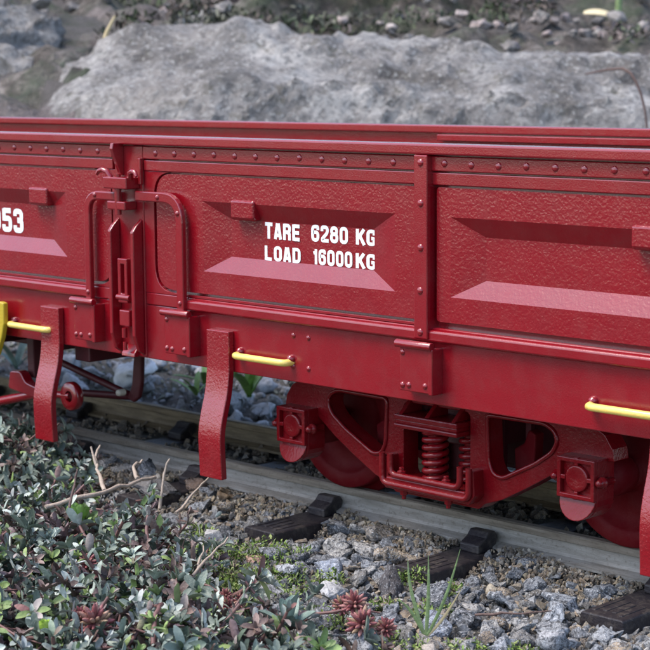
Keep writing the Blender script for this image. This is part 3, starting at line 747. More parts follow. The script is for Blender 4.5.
# ---- underframe: centre sill, brake rods, crank
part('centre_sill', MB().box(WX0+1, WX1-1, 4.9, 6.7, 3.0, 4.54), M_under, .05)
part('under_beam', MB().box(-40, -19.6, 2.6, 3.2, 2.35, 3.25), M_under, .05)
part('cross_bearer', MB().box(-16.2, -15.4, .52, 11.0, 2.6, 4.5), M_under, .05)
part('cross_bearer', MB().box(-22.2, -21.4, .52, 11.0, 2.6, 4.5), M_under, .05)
part('brake_shaft', MB().tube([(-23.5, 1.0, -.02), (-18.9, 1.0, 1.08)], .17, 12), M_red, 0)
part('brake_fork', MB().prism(fillet([(-20.55, 1.10), (-19.0, .92), (-18.8, 1.30), (-19.5, 1.42), (-19.8, 1.78), (-20.4, 1.74)], .14, 4), .82, 1.2), M_red, .05)
part('fork_hanger', MB().box(-20.0, -19.6, 1.3, 1.7, 1.5, 3.4), M_under, .04)
part('brake_eye', MB().lathe([(.20, .0), (.46, .0), (.50, .05), (.50, .25), (.46, .3), (.20, .3), (.20, 0)], (-17.25, 1.0, 1.16), 20), M_red, 0)
part('brake_rod', MB().tube([(-18.9, 1.12, 1.08), (-17.3, 1.12, 1.16)], .13, 10), M_red, 0)
part('brake_rod', MB().tube([(-20.6, 3.0, 1.85), (-16.4, 3.0, 1.06)], .13, 10), M_under, 0)
part('brake_rod', MB().tube([(-19.2, 3.0, .80), (-16.2, 3.0, 1.02)], .13, 10), M_under, 0)
part('queen_post', MB().prism([(-15.85, 3.4), (-15.5, 3.4), (-15.6, 1.6), (-15.75, 1.05), (-16.05, .85), (-16.35, .95), (-16.1, 1.5)], 2.85, 3.05), M_under, .06)
part('rod_pin', MB().lathe([(.0001, -.12), (.10, -.10), (.12, 0), (.12, .2)], (-16.55, 2.68, 1.16), 12), M_pale, 0)

# ------------------------------------------------------------------ ballast stones
def stone_mesh(seed, n=18, sub=2, flat=.7, rough=.24):
    g = np.random.default_rng(seed); bm = bmesh.new()
    p = g.normal(size=(n, 3)); p /= np.linalg.norm(p, axis=1)[:, None]; p *= g.uniform(.72, 1.0, (n, 1)); p *= np.array([1, g.uniform(.65, .95), flat*g.uniform(.75, 1.1)])
    for q in p: bm.verts.new(q*.5)
    r = bmesh.ops.convex_hull(bm, input=bm.verts); 
    for v in [v for v in bm.verts if not v.link_faces]: bm.verts.remove(v)
    if sub:
        bmesh.ops.bevel(bm, geom=list(bm.edges), offset=.035, segments=1, affect='EDGES', clamp_overlap=True)
        bmesh.ops.triangulate(bm, faces=bm.faces)
        bmesh.ops.subdivide_edges(bm, edges=bm.edges, cuts=sub-0, use_grid_fill=True)
        bmesh.ops.triangulate(bm, faces=bm.faces)
        bm.normal_update(); co_ = np.array([v.co for v in bm.verts]); nz = fbm(co_[:, 0]*3.5+seed, co_[:, 1]*3.5, co_[:, 2]*3.5, 4, seed % 50, .55)
        for v, d_ in zip(bm.verts, nz): v.co += v.normal*float(d_)*rough*.38
    me = bpy.data.meshes.new('stone'); bm.to_mesh(me); bm.free()
    me.polygons.foreach_set('use_smooth', [sub > 0]*len(me.polygons)); return me
SM = [stone_mesh(100+i, 10+i % 6, 2, .66 if i % 3 else .45) for i in range(14)]
SFAR = [stone_mesh(300+i, 20, 1, .75) for i in range(5)]
for me in SM: me.materials.append(M_stone)
for me in SFAR: me.materials.append(M_far)
def put_stone(mesh, x, y, size, parent, mat=None, name='stone', sink=.3, z=None):
    o = bpy.data.objects.new(name, mesh); COL.objects.link(o); o.parent = parent
    o.scale = (size*random.uniform(.8, 1.15), size*random.uniform(.8, 1.15), size*random.uniform(.8, 1.1))
    o.rotation_euler = (random.uniform(-.5, .5), random.uniform(-.5, .5), random.uniform(0, 6.28))
    o.location = (x, y, (float(ground_z(x, y)) if z is None else z)+size*(.5-sink)*.6); return o
placed = []
def free(x, y, r):
    for a, b2, c_ in placed:
        if (a-x)**2+(b2-y)**2 < (r+c_)**2: return False
    return True
def on_sleeper(x, y, r): return any(abs(x-s_) < .78+r for s_ in slx) and -.15-r < y < 11.7
# named single stones (each is a thing)
def single(name, label, x, y, size, col, seed, fleck=.3, sink=.25, flat=.6, rot=None, cat='stone', dz=0, scl=None):
    me = stone_mesh(seed, 14, 2, flat, .05 if name == 'pebble' else .22); me.materials.append(one_stone('stone_'+str(seed), col, fleck))
    o = put_stone(me, x, y, size, None, name=name, sink=sink); o.location.z += dz
    if rot: o.rotation_euler = rot
    if scl: o.scale = [size*k for k in scl]
    tag(o, label, cat, 'single stones in the ballast'); placed.append((x, y, size*.42)); return o
single('pebble', 'small rounded white pebble left of the sleeper end', -7.95, -.75, .95, (.62, .61, .60), 501, .08, .2, .75)
single('pebble', 'pinkish brown pebble in front of the sleeper end', -4.95, -1.75, .95, (.42, .27, .21), 502, .1, .2, .7)
single('stone', 'flat grey stone slab leaning among twigs beside the rail', -12.6, 1.0, 1.9, (.17, .16, .155), 503, .15, .1, .35, (.35, .25, .6))
single('stone', 'brown rounded stone touching the rail left of the strap', -12.2, 2.3, 1.15, (.16, .105, .075), 504, .2, .15, .8)
single('stone', 'ochre brown stone next to the long red step strap', -10.6, 2.2, .85, (.24, .16, .09), 505, .2, .15, .8)
single('pebble', 'oval cream pebble beside the sleeper behind the grass tuft', 1.85, .55, .62, (.58, .50, .38), 506, .05, .05, .6)
single('pebble', 'pale cream pebble at the foot of the grass tuft', 4.35, -4.75, .85, (.50, .44, .38), 507, .1, .15, .7)
single('stone', 'large blue grey flecked stone right of the grass tuft', 4.0, .85, 1.6, (.24, .26, .29), 508, .85, .25, .55)
single('stone', 'long pale blue slab stone near the bottom right sleeper', 4.7, -.35, 1.8, (.28, .30, .33), 509, .85, .25, .35, (.25, -.2, .5))
single('stone', 'rough white grey stone lump above the pink sedum heads', -1.1, -2.5, 1.35, (.46, .46, .46), 510, .4, .2, .6)
single('stone', 'dark porous stone left of the grass tuft', -.1, -1.3, 1.6, (.075, .068, .07), 511, .3, .15, .65)
single('stone', 'grey blue speckled stone in front of the left sleeper', -2.2, -1.4, 1.5, (.27, .30, .36), 512, .6, .2, .55)
single('stone', 'light blue chunky stone in the bottom middle of the gravel', 3.2, -3.2, 1.4, (.27, .30, .36), 513, .85, .2, .55)
single('stone', 'light grey stone at the lower right below the sleeper', 6.3, -2.2, 1.3, (.32, .32, .33), 514, .8, .2, .55)
# stones that make up the ballast bed: parts of the ground
def scatter(k, xr, yr, smin, smax, meshes, pw=2.0, cond=None, sink=.3, tries=40, gap=.80):
    got = 0
    for _ in range(k*tries):
        if got >= k: break
        x = random.uniform(*xr); y = random.uniform(*yr); s_ = smin+(smax-smin)*random.random()**pw
        if cond and not cond(x, y): continue
        if on_sleeper(x, y, s_*.35) or not free(x, y, s_*.42*gap): continue
        placed.append((x, y, s_*.42*gap)); put_stone(random.choice(meshes), x, y, s_, ground, sink=sink); got += 1
def right_patch(x, y): return y < 2.35 and (x+y*.9 > -7.2-.25*y) and x*.9-y < 9.5 and y > -.95*(8.2-x)-1.5+2.0*0 and x < 9
scatter(120, (-8, 9.5), (-7, 2.3), .85, 1.6, SM, 1.3, right_patch, gap=.60)
scatter(170, (-10, 9.5), (-7, 2.6), .42, .85, SM, 1.2, right_patch, gap=.62)
scatter(60, (-18, -7), (-2.6, 2.7), .6, 1.5, SM, 1.3, gap=.7)
scatter(100, (-40, -12), (9.6, 26), .7, 2.1, SFAR, 1.6, lambda x, y: 1.05*(-x) > y+.5 and y-10 > -(x+42)*.0, .2)
# gravel: small grains, one mass
def grains(name, parent, count, xr, yr, smin, smax, cols, cond, seed, zoff=0.0):
    g = np.random.default_rng(seed); protos = []
    for i in range(6):
        me = stone_mesh(700+i, 9, 0, .7); me.calc_loop_triangles()
        V = np.array([v.co for v in me.vertices]); F = np.array([t.vertices[:] for t in me.loop_triangles]); protos.append((V, F)); bpy.data.meshes.remove(me)
    AV, AF, AC = [], [], []; o = 0
    X_ = g.uniform(*xr, count*3); Y_ = g.uniform(*yr, count*3); keep = np.array([cond(a, b2) for a, b2 in zip(X_, Y_)]); X_ = X_[keep][:count]; Y_ = Y_[keep][:count]
    Z_ = ground_z(X_, Y_)
    for x, y, z in zip(X_, Y_, Z_):
        V, F = protos[g.integers(6)]; s_ = smin+(smax-smin)*g.random()**2.2
        rot = np.array(Euler(tuple(g.uniform(0, 6.28, 3))).to_matrix()); Q = (V*s_) @ rot.T+np.array([x, y, z+s_*.16+zoff])
        AV.append(Q); AF.append(F+o); o += len(V); c_ = np.array(cols[g.integers(len(cols))])*g.uniform(.7, 1.25); AC.append(np.tile(np.append(c_, 1), (len(V), 1)))
    AV = np.concatenate(AV); AF = np.concatenate(AF); AC = np.concatenate(AC)
    me = bpy.data.meshes.new(name); me.from_pydata(AV.tolist(), [], AF.tolist())
    ca = me.color_attributes.new('Col', 'FLOAT_COLOR', 'POINT'); ca.data.foreach_set('color', AC.ravel())
    me.materials.append(M_grain); me.update()
    ob = link(name, me, parent); tag(ob, kind='stuff'); return ob
GREYS = [(.23, .235, .245), (.31, .315, .32), (.16, .155, .15), (.39, .38, .36), (.12, .115, .105), (.30, .23, .16), (.22, .18, .13), (.38, .31, .22)]
SAND = [(.34, .26, .16), (.42, .34, .22), (.26, .19, .12), (.32, .28, .22), (.18, .14, .10), (.46, .40, .32)]
BROWN = [(.18, .13, .08), (.28, .21, .13), (.13, .10, .065), (.34, .28, .20)]
nsl = lambda x, y: not on_sleeper(x, y, -.05)
grains('gravel', ground, 9000, (-20, 9.8), (-8, 3.0), .12, .48, GREYS, lambda x, y: nsl(x, y) and (right_patch(x, y) or (y > -3 and x < -5)), 1)
grains('sandy_grit', ground, 6500, (-24, 9.8), (1.5, 3.15), .08, .30, SAND, nsl, 2, .10)
grains('track_grit', ground, 5200, (-34, 9.8), (3.6, 9.9), .10, .55, BROWN, nsl, 3, .0)
grains('far_gravel', ground, 3500, (-46, -9), (9.7, 27), .2, .6, [(.30, .31, .33), (.22, .22, .23), (.40, .40, .42), (.16, .17, .13)], lambda x, y: True, 4)
white = single('stone', 'flat white stone facet beyond the track, seen under the wagon', -27.9, 12.6, 2.5, (.74, .75, .78), 520, .05, .05, .5, (.5, -.2, .3))
white.location.z += .4

# ------------------------------------------------------------------ plants
def leaf_mesh(name, L, W, curl=.25, fold=.18, n=5, point=.5, thick=0, base=.12):
    """one leaf along +x from the origin, a folded curved blade (or a plump one)"""
    mb = MB(); v = []; f = []
    for i in range(n+1):
        t = i/n; w = W*(base+(1-base)*max(0, 1-abs(1.86*t**1.1-.92)**2.6)**.55)*(1 if t < .999 else .5)
        x = L*t; z = curl*L*(t*t)*-1+.18*L*t
        v += [(x, -w/2, z+fold*w), (x, 0, z), (x, w/2, z+fold*w)]
    for i in range(n):
        a = 3*i; f += [(a, a+3, a+4, a+1), (a+1, a+4, a+5, a+2)]
    mb.add(v, f, True)
    if thick:
        o = len(v); v2 = [(x, y, z-thick*math.sin(math.pi*(i//3)/n*.9+.15)*(1 if i % 3 == 1 else .35)) for i, (x, y, z) in enumerate(v)]
        mb.add(v2, [tuple(reversed(q)) for q in f], True)
    return mb.mesh(name, False)
LEAFM = [leaf_mesh('leaf', .33, .13, c_, fd, 6) for c_, fd in ((.1, .2), (.35, .25), (.5, .1), (-.1, .3))]
for me in LEAFM: me.materials.append(M_leaf)
def sprig_layout(g, length, pairs, tipn=4):
    """stem points and leaf transforms of one creeping shoot, local coordinates"""
    bend = g.uniform(.05, .5); pts = []; lv = []
    az = 0
    for i in range(6):
        t = i/5; pts.append(Vector((length*t*math.cos(az*t), length*t*math.sin(az*t)+g.normal()*.03, length*(.15*t+bend*t*t))))
    def at_(t):
        k = min(int(t*5), 4); u = t*5-k; return pts[k].lerp(pts[k+1], u), (pts[k+1]-pts[k]).normalized()
    for i in range(pairs):
        t = .22+.78*i/pairs; p, d_ = at_(t); roll = (i % 2)*math.pi/2+g.normal()*.3
        for sg in (0, math.pi):
            lv.append((p, d_, roll+sg, .95+g.normal()*.2, g.uniform(.75, 1.2)*(1.0-.25*t)))
    p, d_ = at_(1.0)
    for k in range(tipn): lv.append((p, d_, k*2*math.pi/tipn+g.normal()*.2, .55+g.normal()*.15, g.uniform(.6, .9)))
    return pts, lv
def leaf_matrix(p, d_, roll, spread, s_):
    q = d_.to_track_quat('Z', 'X').to_matrix().to_4x4()
    return Matrix.Translation(p) @ q @ Matrix.Rotation(roll, 4, 'Z') @ Matrix.Rotation(-math.pi/2+spread, 4, 'Y') @ Matrix.Scale(s_, 4)
# where the creeping plants grow: in front of the near rail, thinning to the right
def plant_zone(x, y):
    yl = np.interp(x, [-27, -19, -16.5, -14.5, -9.5, -6.5, -4.2, .65, 4.0], [2.0, 1.5, .4, -1.9, -2.5, -3.6, -4.9, -6.2, -8.1])+.45*math.sin(x*2.3)+.3*math.sin(x*5.1)
    for cx, cy, rr, ln in ((-9.4, -4.7, .62, 1.5), (-10.5, -1.6, .5, 1.4), (-10.2, -3.2, .4, 1.2), (-10.3, -4.4, .35, .9), (-1.0, -10.6, .45, .6), (-.95, -6.4, .5, .8), (-2.9, -5.6, .35, 1.0), (1.7, -6.85, .45, .8), (-1.05, -12.05, .3, .5), (-5.2, -7.6, .4, .7), (-.7, -9.2, .5, .6)):
        u_ = (x-cx)*.71-(y-cy)*.70; w_ = (x-cx)*.70+(y-cy)*.71
        if abs(w_) < rr and -rr < u_ < ln: return False
    return y < yl and -27 < x < 4.2 and y > -16
def in_view(x, y, z, mrg=.04):
    d_ = Vector((x, y, z))-CAM; k = d_.dot(fw); return k > 5 and abs(d_.dot(RT)/k) < .1806+mrg and abs(d_.dot(UP)/k) < .1806+mrg
SPR = []
gp = np.random.default_rng(42)
for v_ in range(7):
    pts, lv = sprig_layout(gp, gp.uniform(.9, 1.5), 4 if v_ % 2 else 5) if v_ < 3 else sprig_layout(gp, gp.uniform(.7, 1.1), 2, 6)
    if v_ >= 3: lv = [(p, d_, ro, (1.15+gp.normal()*.15) if i >= len(lv)-6 else sp, ls*(1.45 if i >= len(lv)-6 else 1)) for i, (p, d_, ro, sp, ls) in enumerate(lv)]+[(p, d_, ro+.5, .6, ls*.85) for (p, d_, ro, sp, ls) in lv[-6::2]]
    SPR.append((pts, lv))
STEMM = []
for pts, lv in SPR:
    me = MB().tube([(p.x, p.y, p.z) for p in pts], [.055, .05, .045, .04, .035, .03], 6).mesh('stem'); me.materials.append(M_stem); STEMM.append(me)
cand = []
while len(cand) < 2600:
    x = gp.uniform(-27, 4.2); y = gp.uniform(-16, 2.2)
    if plant_zone(x, y) and in_view(x, y, -1.2, .05): cand.append((x, y))
cand.sort(key=lambda p: (Vector((p[0], p[1], -1.2))-CAM).length)
# the nearest shoots, thinned so that they do not sit on one another, are plants of their own
near = []
for p in cand:
    if len(near) >= 110: break
    if in_view(p[0], p[1], -1.0, -.004) and all((p[0]-q[0])**2+(p[1]-q[1])**2 > .62 for q in near): near.append(p)
nearset = set(near)
for (x, y) in near:
    k = int(gp.integers(7)); pts, lv = SPR[k]; s_ = gp.uniform(.65, 1.5)
    e = link('creeping_plant', None, loc=(x, y, float(ground_z(x, y))+.06+gp.uniform(0, .32)))
    e.rotation_euler = (gp.normal()*.2, gp.uniform(-.5, .15), gp.uniform(0, 6.28)); e.scale = (s_,)*3
    tag(e, 'low creeping shoot with small grey green and purple leaves, front left', 'plant', 'creeping shoots of the ground cover')
    link('stem', STEMM[k], e)
    for (p, d_, roll, spread, ls) in lv:
        o = bpy.data.objects.new('leaf', LEAFM[int(gp.integers(4))]); COL.objects.link(o); o.parent = e; o.matrix_local = leaf_matrix(p, d_, roll, spread, ls)
# all the other shoots as one mass
PAL = [(.05, .07, .05), (.14, .175, .14), (.25, .30, .25), (.40, .44, .39), (.21, .29, .10), (.15, .10, .10), (.21, .25, .20), (.32, .34, .32), (.19, .13, .11), (.08, .055, .045)]
AV, AF, AC = [], [], []; off = 0
LV = [(np.array([v.co for v in me.vertices]), np.array([p.vertices[:] for p in me.polygons])) for me in LEAFM]
for (x, y) in cand:
    if (x, y) in nearset: continue
    pts, lv = SPR[int(gp.integers(7))]; s_ = gp.uniform(.55, 1.4); base = Matrix.Translation((x, y, float(ground_z(x, y))+.0+gp.uniform(0, .28))) @ Euler((gp.normal()*.25, gp.uniform(-.4, .2), gp.uniform(0, 6.28))).to_matrix().to_4x4() @ Matrix.Scale(s_, 4)
    pc = np.array(PAL[int(gp.integers(len(PAL)))])
    for (p, d_, roll, spread, ls) in lv:
        V, F = LV[int(gp.integers(4))]; Mx = np.array(base @ leaf_matrix(p, d_, roll, spread, ls)); Q = V @ Mx[:3, :3].T+Mx[:3, 3]
        AV.append(Q); AF.append(F+off); off += len(V); c_ = pc*gp.uniform(.7, 1.3); AC.append(np.tile(np.append(c_, 1), (len(V), 1)))
def colmesh(name, AV, AF, AC, mat, parent=None):
    me = bpy.data.meshes.new(name); me.from_pydata(np.concatenate(AV).tolist(), [], np.concatenate(AF).tolist())
    ca = me.color_attributes.new('Col', 'FLOAT_COLOR', 'POINT'); ca.data.foreach_set('color', np.concatenate(AC).ravel())
    me.polygons.foreach_set('use_smooth', [True]*len(me.polygons)); me.materials.append(mat); me.update(); return link(name, me, parent)
gc = colmesh('ground_cover', AV, AF, AC, M_leafcol)
tag(gc, 'mat of creeping grey green plants filling the front left', 'ground cover', kind='stuff')
# trailing runners (bare purple stems) through the mat
AVb = MB()
for i in range(190):
    x, y = cand[int(gp.integers(len(cand)))]; a = gp.uniform(0, 6.28); L = gp.uniform(1.5, 4); z0 = float(ground_z(x, y))
    AVb.tube([(x+L*t*math.cos(a+.5*t), y+L*t*math.sin(a+.5*t), float(ground_z(x+L*t*math.cos(a), y+L*t*math.sin(a)))+.40+.40*math.sin(3*t+i)) for t in np.linspace(0, 1, 7)], [.045, .045, .042, .04, .035, .03, .02], 6)
ru = link('runner_stems', AVb.mesh('runner_stems'), mat=M_stem); tag(ru, 'tangle of thin purple brown runners in the ground cover', 'stems', kind='stuff')
# moss between the stones
AV, AF, AC = [], [], []; off = 0
for cx, cy, cr in ((-3.6, -3.1, 1.5), (-5.6, -1.3, 1.0), (-2.6, -3.9, 1.4), (.6, -4.6, .9), (3.4, -4.9, .8), (-.3, -.2, .5), (1.2, -.4, .4), (-1.7, -2.0, .5), (5.0, -4.0, .6), (-6.4, -2.6, 1.2), (2.2, -2.2, .5), (5.9, -3.1, .4), (.9, -2.6, .45), (-4.4, -.9, .6), (-8.6, -.9, .7)):
    for _ in range(int(420*cr*cr)+60):
        a = gp.uniform(0, 6.28); r_ = cr*math.sqrt(gp.random()); x = cx+r_*math.cos(a); y = cy+r_*math.sin(a)
        V, F = LV[int(gp.integers(4))]; s_ = gp.uniform(.20, .46)
        Mx = np.array(Matrix.Translation((x, y, float(ground_z(x, y))+.08+gp.uniform(0, .30))) @ Euler((gp.normal()*.4, gp.uniform(-1.2, .1), gp.uniform(0, 6.28))).to_matrix().to_4x4() @ Matrix.Scale(s_, 4))
        AV.append(V @ Mx[:3, :3].T+Mx[:3, 3]); AF.append(F+off); off += len(V)
        c_ = np.array([(.12, .20, .03), (.17, .25, .045), (.08, .13, .03), (.22, .27, .08)][int(gp.integers(4))])*gp.uniform(.7, 1.2); AC.append(np.tile(np.append(c_, 1), (len(V), 1)))
mo = colmesh('moss', AV, AF, AC, M_leafcol); tag(mo, 'bright green moss and tiny leaves between the ballast stones', 'moss', kind='stuff')

# single plants
PL = leaf_mesh('leaf', .50, .30, -.10, .28, 6, thick=.10)
def rosette(name, label, x, y, z, size, mat, rings, cat='plant', tilt=(0, 0)):
    me = PL.copy(); me.materials.append(mat)
    e = link(name, None, loc=(x, y, z)); e.rotation_euler = (tilt[0], tilt[1], random.uniform(0, 6)); tag(e, label, cat)
    for (k, elev, s_, h) in rings:
        for i in range(k):
            a = 2*math.pi*(i+random.uniform(-.15, .15))/k+elev
            o = bpy.data.objects.new('leaf', me); COL.objects.link(o); o.parent = e
            o.matrix_local = Matrix.Translation((0, 0, h*size)) @ Matrix.Rotation(a, 4, 'Z') @ Matrix.Rotation(-elev, 4, 'Y') @ Matrix.Scale(s_*size, 4)
    return e
gz = lambda x, y: float(ground_z(x, y))
rosette('houseleek', 'bright green fleshy rosette behind the creeping plants, left', -9.5, -4.6, -.86, 1.0, M_green, [(8, .2, 1.0, 0), (7, .55, .95, .06), (6, .9, .8, .12), (4, 1.25, .6, .16)], tilt=(.75, .55))
rosette('houseleek', 'tiny lime green twin bud in the bottom left corner', -1.05, -12.05, -.7, .7, M_lime, [(4, .9, .9, 0), (3, 1.3, .7, .1)])
SL = MB().lathe([(.0001, 0), (.04, .02), (.062, .12), (.075, .28), (.066, .42), (.04, .52), (.0001, .57)], (0, 0, 0), 8, axis='z').mesh('sedum_leaf'); SL.materials.append(M_sedum)
def sedum(label, x, y, z, size, heads, tilt=(0, 0), k=13):
    e = link('stonecrop', None, loc=(x, y, z)); tag(e, label, 'stonecrop', 'red stonecrop plants in front'); e.rotation_euler = (tilt[0], tilt[1], 0)
    for hx, hy, hz, hs in heads:
        hx, hy, hz = hx*size, hy*size, hz*size
        st_ = MB().tube([(0, 0, -.3), (hx*.6, hy*.6, hz*.5-.1), (hx, hy, hz)], [.09*size, .08*size, .07*size], 7).mesh('stem'); link('stem', st_, e, M_stem)
        for ring in range(4):
            for i in range(k-3*ring):
                a = 2*math.pi*i/(k-3*ring)+ring*.6; el = .05+ring*.42
                o = bpy.data.objects.new('leaf', SL); COL.objects.link(o); o.parent = e
                o.matrix_local = Matrix.Translation((hx, hy, hz+ring*.06*size)) @ Matrix.Rotation(a, 4, 'Z') @ Matrix.Rotation(math.pi/2-el+random.uniform(-.15, .15), 4, 'Y') @ Matrix.Scale(size*hs*random.uniform(.8, 1.1), 4)
sedum('red stonecrop with orange tinge at the bottom left', -1.0, -10.6, -.9, .8, [(0, 0, .15, 1.0), (-.45, -.1, .05, .75)], (.5, .35))
sedum('dull red stonecrop in the middle of the creeping plants', -.95, -6.4, -1.4, .55, [(0, 0, .15, .8), (-.5, .3, .3, .7), (.1, .6, .1, .7)], (.3, .2))
sedum('small pink stonecrop head right of the creeping plants', 1.0, -4.3, -1.5, .6, [(0, 0, .2, .9)], (.3, .3))
sedum('bushy pink stonecrop with the reddest heads, front centre', 2.7, -5.35, -1.45, .75, [(0, 0, .3, 1.0), (-.85, .45, .35, .85), (.5, .6, .1, .7)], (.25, .3))
sedum('reddish stonecrop peeping out at the left edge of the mat', -5.2, -7.6, -.95, .7, [(0, 0, .2, .9)], (.3, .3))
# glaucous sprig front centre
e = link('leafy_sprig', None, loc=(1.7, -6.85, -1.35)); tag(e, 'upright sprig with broad pale grey green leaves, bottom centre', 'plant')
GL = leaf_mesh('leaf', 1.0, .40, .12, .22, 6, thick=.05); GL.materials.append(M_glaucous)
for a, el, s_ in ((.4, 1.25, 1.0), (2.2, .75, .95), (4.0, .55, .9), (5.4, .6, .95), (3.1, 1.1, .8), (1.2, .45, .8)):
    o = bpy.data.objects.new('leaf', GL); COL.objects.link(o); o.parent = e; o.matrix_local = Matrix.Translation((0, 0, .1)) @ Matrix.Rotation(a, 4, 'Z') @ Matrix.Rotation(-el, 4, 'Y') @ Matrix.Scale(s_, 4)
# grass tuft
e = link('grass_tuft', None, loc=(3.55, -4.0, -1.75)); tag(e, 'small tuft of five green grass blades among the stones', 'grass tuft')
def blade(p0, p1, bend, w, mat):
    p0, p1 = Vector(p0), Vector(p1); v = []; n_ = 9; side_ = Vector((.75, .66, 0))
    for i in range(n_+1):
        t = i/n_; p = p0.lerp(p1, t)+Vector(bend)*math.sin(math.pi*t); ww = w*(1-t**2.2)*(.7+.3*math.sin(math.pi*t))+.012
        v += [p-side_*ww/2, p+Vector((.25, -.25, 0))*ww*.5, p+side_*ww/2]
    f = [q for i in range(n_) for q in ((3*i, 3*i+3, 3*i+4, 3*i+1), (3*i+1, 3*i+4, 3*i+5, 3*i+2))]
    return link('blade', MB().add(v, f, True).mesh('blade', False), e, mat)
r3 = lambda a, z: (RT.x*a, RT.y*a, z)
blade((0, 0, .1), r3(-.42, 2.05), r3(-.12, .15), .095, M_grass); blade((.03, 0, .1), r3(.08, 2.15), r3(.03, 0), .095, M_grass)
blade((.05, 0, .1), r3(.86, 2.30), r3(.05, -.1), .095, M_grass); blade((.05, 0, .1), r3(.92, 1.35), r3(-.02, -.14), .095, M_straw)
blade((0, 0, .1), r3(-.82, 1.05), r3(-.02, .28), .095, M_grass)

# dry twigs lying on the plants
def twig(label, branches, mat, grp='dry twigs among the plants'):
    mb = MB()
    for pts, r0, r1 in branches:
        r0 *= .72; r1 *= .6
        P = [Vector(p) for p in pts]; Q = []
        for i in range(len(P)-1):
            for k in range(4):
                Q.append(P[i].lerp(P[i+1], k/4)+Vector((random.gauss(0, .02), random.gauss(0, .02), random.gauss(0, .025))))
        Q.append(P[-1]); n_ = len(Q); mb.tube(Q, [(r0+(r1-r0)*i/(n_-1))*random.uniform(.85, 1.2) for i in range(n_)], 8)
    return tag(link('twig', mb.mesh('twig'), mat=mat), label, 'twig', grp)
twig('thick pale dry twig lying on the plants at left, with side shoots',
     [([(-10.43, -5.1, -.50), (-10.1, -3.6, -.36), (-10.4, -2.0, -.36), (-10.8, -.56, -.42)], .11, .085), ([(-10.75, -1.3, -.40), (-11.4, -1.0, -.1), (-11.5, -.5, .02)], .10, .05),
      ([(-10.4, -2.9, -.35), (-11.6, -2.2, -.05), (-12.5, -1.6, .15)], .09, .06), ([(-11.9, -2.0, .02), (-12.3, -1.9, .55)], .07, .045), ([(-12.5, -1.6, .15), (-13.0, -1.0, .35)], .06, .04)], M_twig)
twig('forked pale dry twig in front of the white pebble', [([(-1.9, -7.2, -.85), (-2.7, -5.6, -.6), (-3.4, -4.2, -.35)], .06, .04), ([(-2.4, -6.2, -.7), (-3.5, -5.0, -.45)], .05, .03)], M_twig)
twig('short upright dry stick beside the grey slab', [([(-9.6, -1.4, -1.1), (-9.9, -1.0, -.1), (-9.8, -.8, .35)], .07, .045), ([(-8.6, -1.6, -1.0), (-8.9, -.6, -.6), (-9.0, .1, -.25)], .06, .04)], M_twig)
twig('dark slanting stick rising out of the leaves near the rosette', [([(-9.2, -5.3, -1.0), (-9.9, -4.4, .1), (-10.0, -4.2, .55)], .07, .04)], M_darktwig)
twig('thick reddish stem arching in the bottom left corner', [([(.6, -10.2, -1.1), (-.1, -9.5, -.62), (-.5, -9.0, -.58), (-1.2, -8.9, -.75)], .085, .075)], M_stem)
twig('thin dark stick at the far left edge of the plants', [([(-18.2, -.3, -1.0), (-17.4, .2, -.2), (-17.0, .4, .35)], .07, .05)], M_darktwig)
twig('thin brown twig on the gravel at the bottom right', [([(3.9, -2.5, -1.35), (4.9, -2.3, -1.15), (5.6, -1.6, -1.1)], .05, .03)], M_darktwig)

# ---- plants and bits beyond the track
def weed(label, x, y, z, leaves, mat, L=2.2, W=.42):
    me = leaf_mesh('leaf', L, W, .25, .2, 7); me.materials.append(mat); e = link('weed', None, loc=(x, y, z)); tag(e, label, 'plant', 'weeds beyond the track')
    for a, el, s_ in leaves:
        o = bpy.data.objects.new('leaf', me); COL.objects.link(o); o.parent = e; o.matrix_local = Matrix.Rotation(a, 4, 'Z') @ Matrix.Rotation(-el, 4, 'Y') @ Matrix.Scale(s_, 4)
weed('green weed beyond the track, right of the second strap', -22.6, 14.4, -1.3, [(3.9, .9, 1.0), (.8, .9, 1.1), (2.4, 1.1, .9), (5.2, .7, 1.0), (.2, 1.2, 1.2), (4.5, 1.0, .8), (1.6, .8, 1.0)], M_green)
weed('low green weed beyond the track, left of the second strap', -26.3, 15.2, -1.3, [(.8, .5, .7), (2.4, .6, .7), (4.2, .4, .7), (5.5, .6, .7)], M_green)
weed('small bright weed beyond the track near the queen post', -24.6, 13.2, -1.3, [(3.7, .6, .6), (.9, .7, .7), (2.3, .8, .6), (5.3, .5, .7), (4.6, .9, .5)], M_green)
weed('pale green weed beyond the track at the left edge', -35.5, 11.8, -1.2, [(.8, .7, .8), (2.1, .8, .9), (3.6, .7, .8), (5.0, .9, .9)], M_glaucous)
def stalk(name, label, s0, d0, z0, s1, d1, z1, w, mat, cat):
    a = Vector(along(s0, d0, z0)); b2 = Vector(along(s1, d1, z1)); o = link(name, MB().tube([a, a.lerp(b2, .5)+Vector((0, 0, .2)), b2], [w, w*.8, w*.4], 7).mesh(name), mat=mat); return tag(o, label, cat)
stalk('dry_stalk', 'short straw coloured stalk sticking up behind the boulder', -14.6, 119, 13.6, -13.6, 119.5, 16.0, .17, M_straw, 'stalk')
stalk('green_stalk', 'pale green stalk at the top right on the bank', 23.0, 142, 16.5, 23.2, 142, 22, .28, M_grass, 'stalk')
o = link('dry_leaf', leaf_mesh('dry_leaf', 2.2, .9, .2, .2, 6, thick=.1), mat=plain('fallen_leaf', (.62, .52, .32), .6, .2), loc=along(20.0, 140, 0)); o.location.z = gz(o.location.x, o.location.y)+2.2
o.rotation_euler = (.5, .1, .6); tag(o, 'pale yellow fallen leaf on the bank, top right', 'leaf')
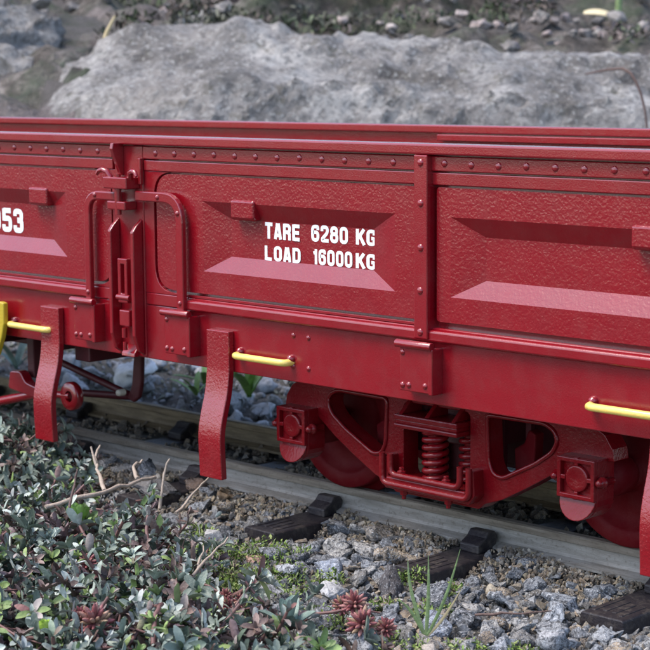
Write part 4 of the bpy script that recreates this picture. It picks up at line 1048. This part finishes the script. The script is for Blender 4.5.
t_ = [along(15.6, 108, 12.0), along(16.6, 106, 12.25), along(17.3, 105, 12.3), along(17.7, 104.6, 12.05), along(18.0, 104.3, 11.5), along(18.25, 104.1, 10.8), along(18.45, 103.9, 9.9), along(18.6, 103.6, 8.2)]
tag(link('twig', MB().tube(t_, [.05, .07, .09, .09, .08, .075, .07, .06], 7).mesh('twig'), mat=M_darktwig), 'thin bent twig hanging down the right end of the boulder', 'twig')
# scattered stones on the bank
mr = stone_mat('bank_stone', [(0, (.13, .115, .105)), (.5, (.22, .20, .18)), (.8, (.30, .23, .21)), (1, (.38, .33, .30))], .3, scale=.5)
BS = []
for i in range(4):
    me = stone_mesh(900+i, 18, 1, .7); me.materials.append(mr); BS.append(me)
for i in range(210):
    s_, d_ = random.uniform(-36, 36), random.uniform(128, 165); x, y, z = along(s_, d_)
    if s_ < -14 and d_ < 135: continue
    put_stone(random.choice(BS), x, y, random.uniform(.7, 2.0), bank, z=z+.5+.4, sink=.2)
for i in range(26):
    s_, d_ = random.uniform(12, 36), random.uniform(128, 138); x, y, z = along(s_, d_)
    put_stone(random.choice(BS), x, y, random.uniform(.8, 2.0), bank, z=z+1.0, sink=.2)
# leafy clumps and litter on the bank, one mass
AV, AF, AC = [], [], []; off = 0
for _ in range(900):
    s_, d_ = gp.uniform(-40, 40), gp.uniform(128, 178); cx, cy, cz = along(s_, d_); cr = gp.uniform(.8, 3.0)
    if s_ < -16 and d_ < 139: continue
    if fbm(np.array(cx*.06), np.array(cy*.06), 0, 2, 91) < -.25: continue
    pc = np.array([(.07, .085, .05), (.10, .115, .075), (.14, .14, .11), (.14, .115, .10), (.22, .18, .17), (.05, .055, .04), (.20, .19, .18)][int(gp.integers(7))])
    for _k in range(int(26*cr)):
        a = gp.uniform(0, 6.28); r_ = cr*math.sqrt(gp.random()); x = cx+r_*math.cos(a); y = cy+r_*math.sin(a)
        V, F = LV[int(gp.integers(4))]; sz = gp.uniform(1.0, 2.2)
        Mx = np.array(Matrix.Translation((x, y, cz+.19*((y-cy)-(x-cx))*.7+.5+gp.uniform(0, .9))) @ Euler((gp.normal()*.5, gp.uniform(-1.3, .2), gp.uniform(0, 6.28))).to_matrix().to_4x4() @ Matrix.Scale(sz, 4))
        AV.append(V @ Mx[:3, :3].T+Mx[:3, 3]); AF.append(F+off); off += len(V); AC.append(np.tile(np.append(pc*gp.uniform(.6, 1.5), 1), (len(V), 1)))
M_bankleaf = leaf_mat('bank_leaf', [], .95, attr='Col', spec=.08)
bp_ = colmesh('bank_plants', AV, AF, AC, M_bankleaf); tag(bp_, 'low dark plants and leaf litter covering the bank', 'plants', kind='stuff')
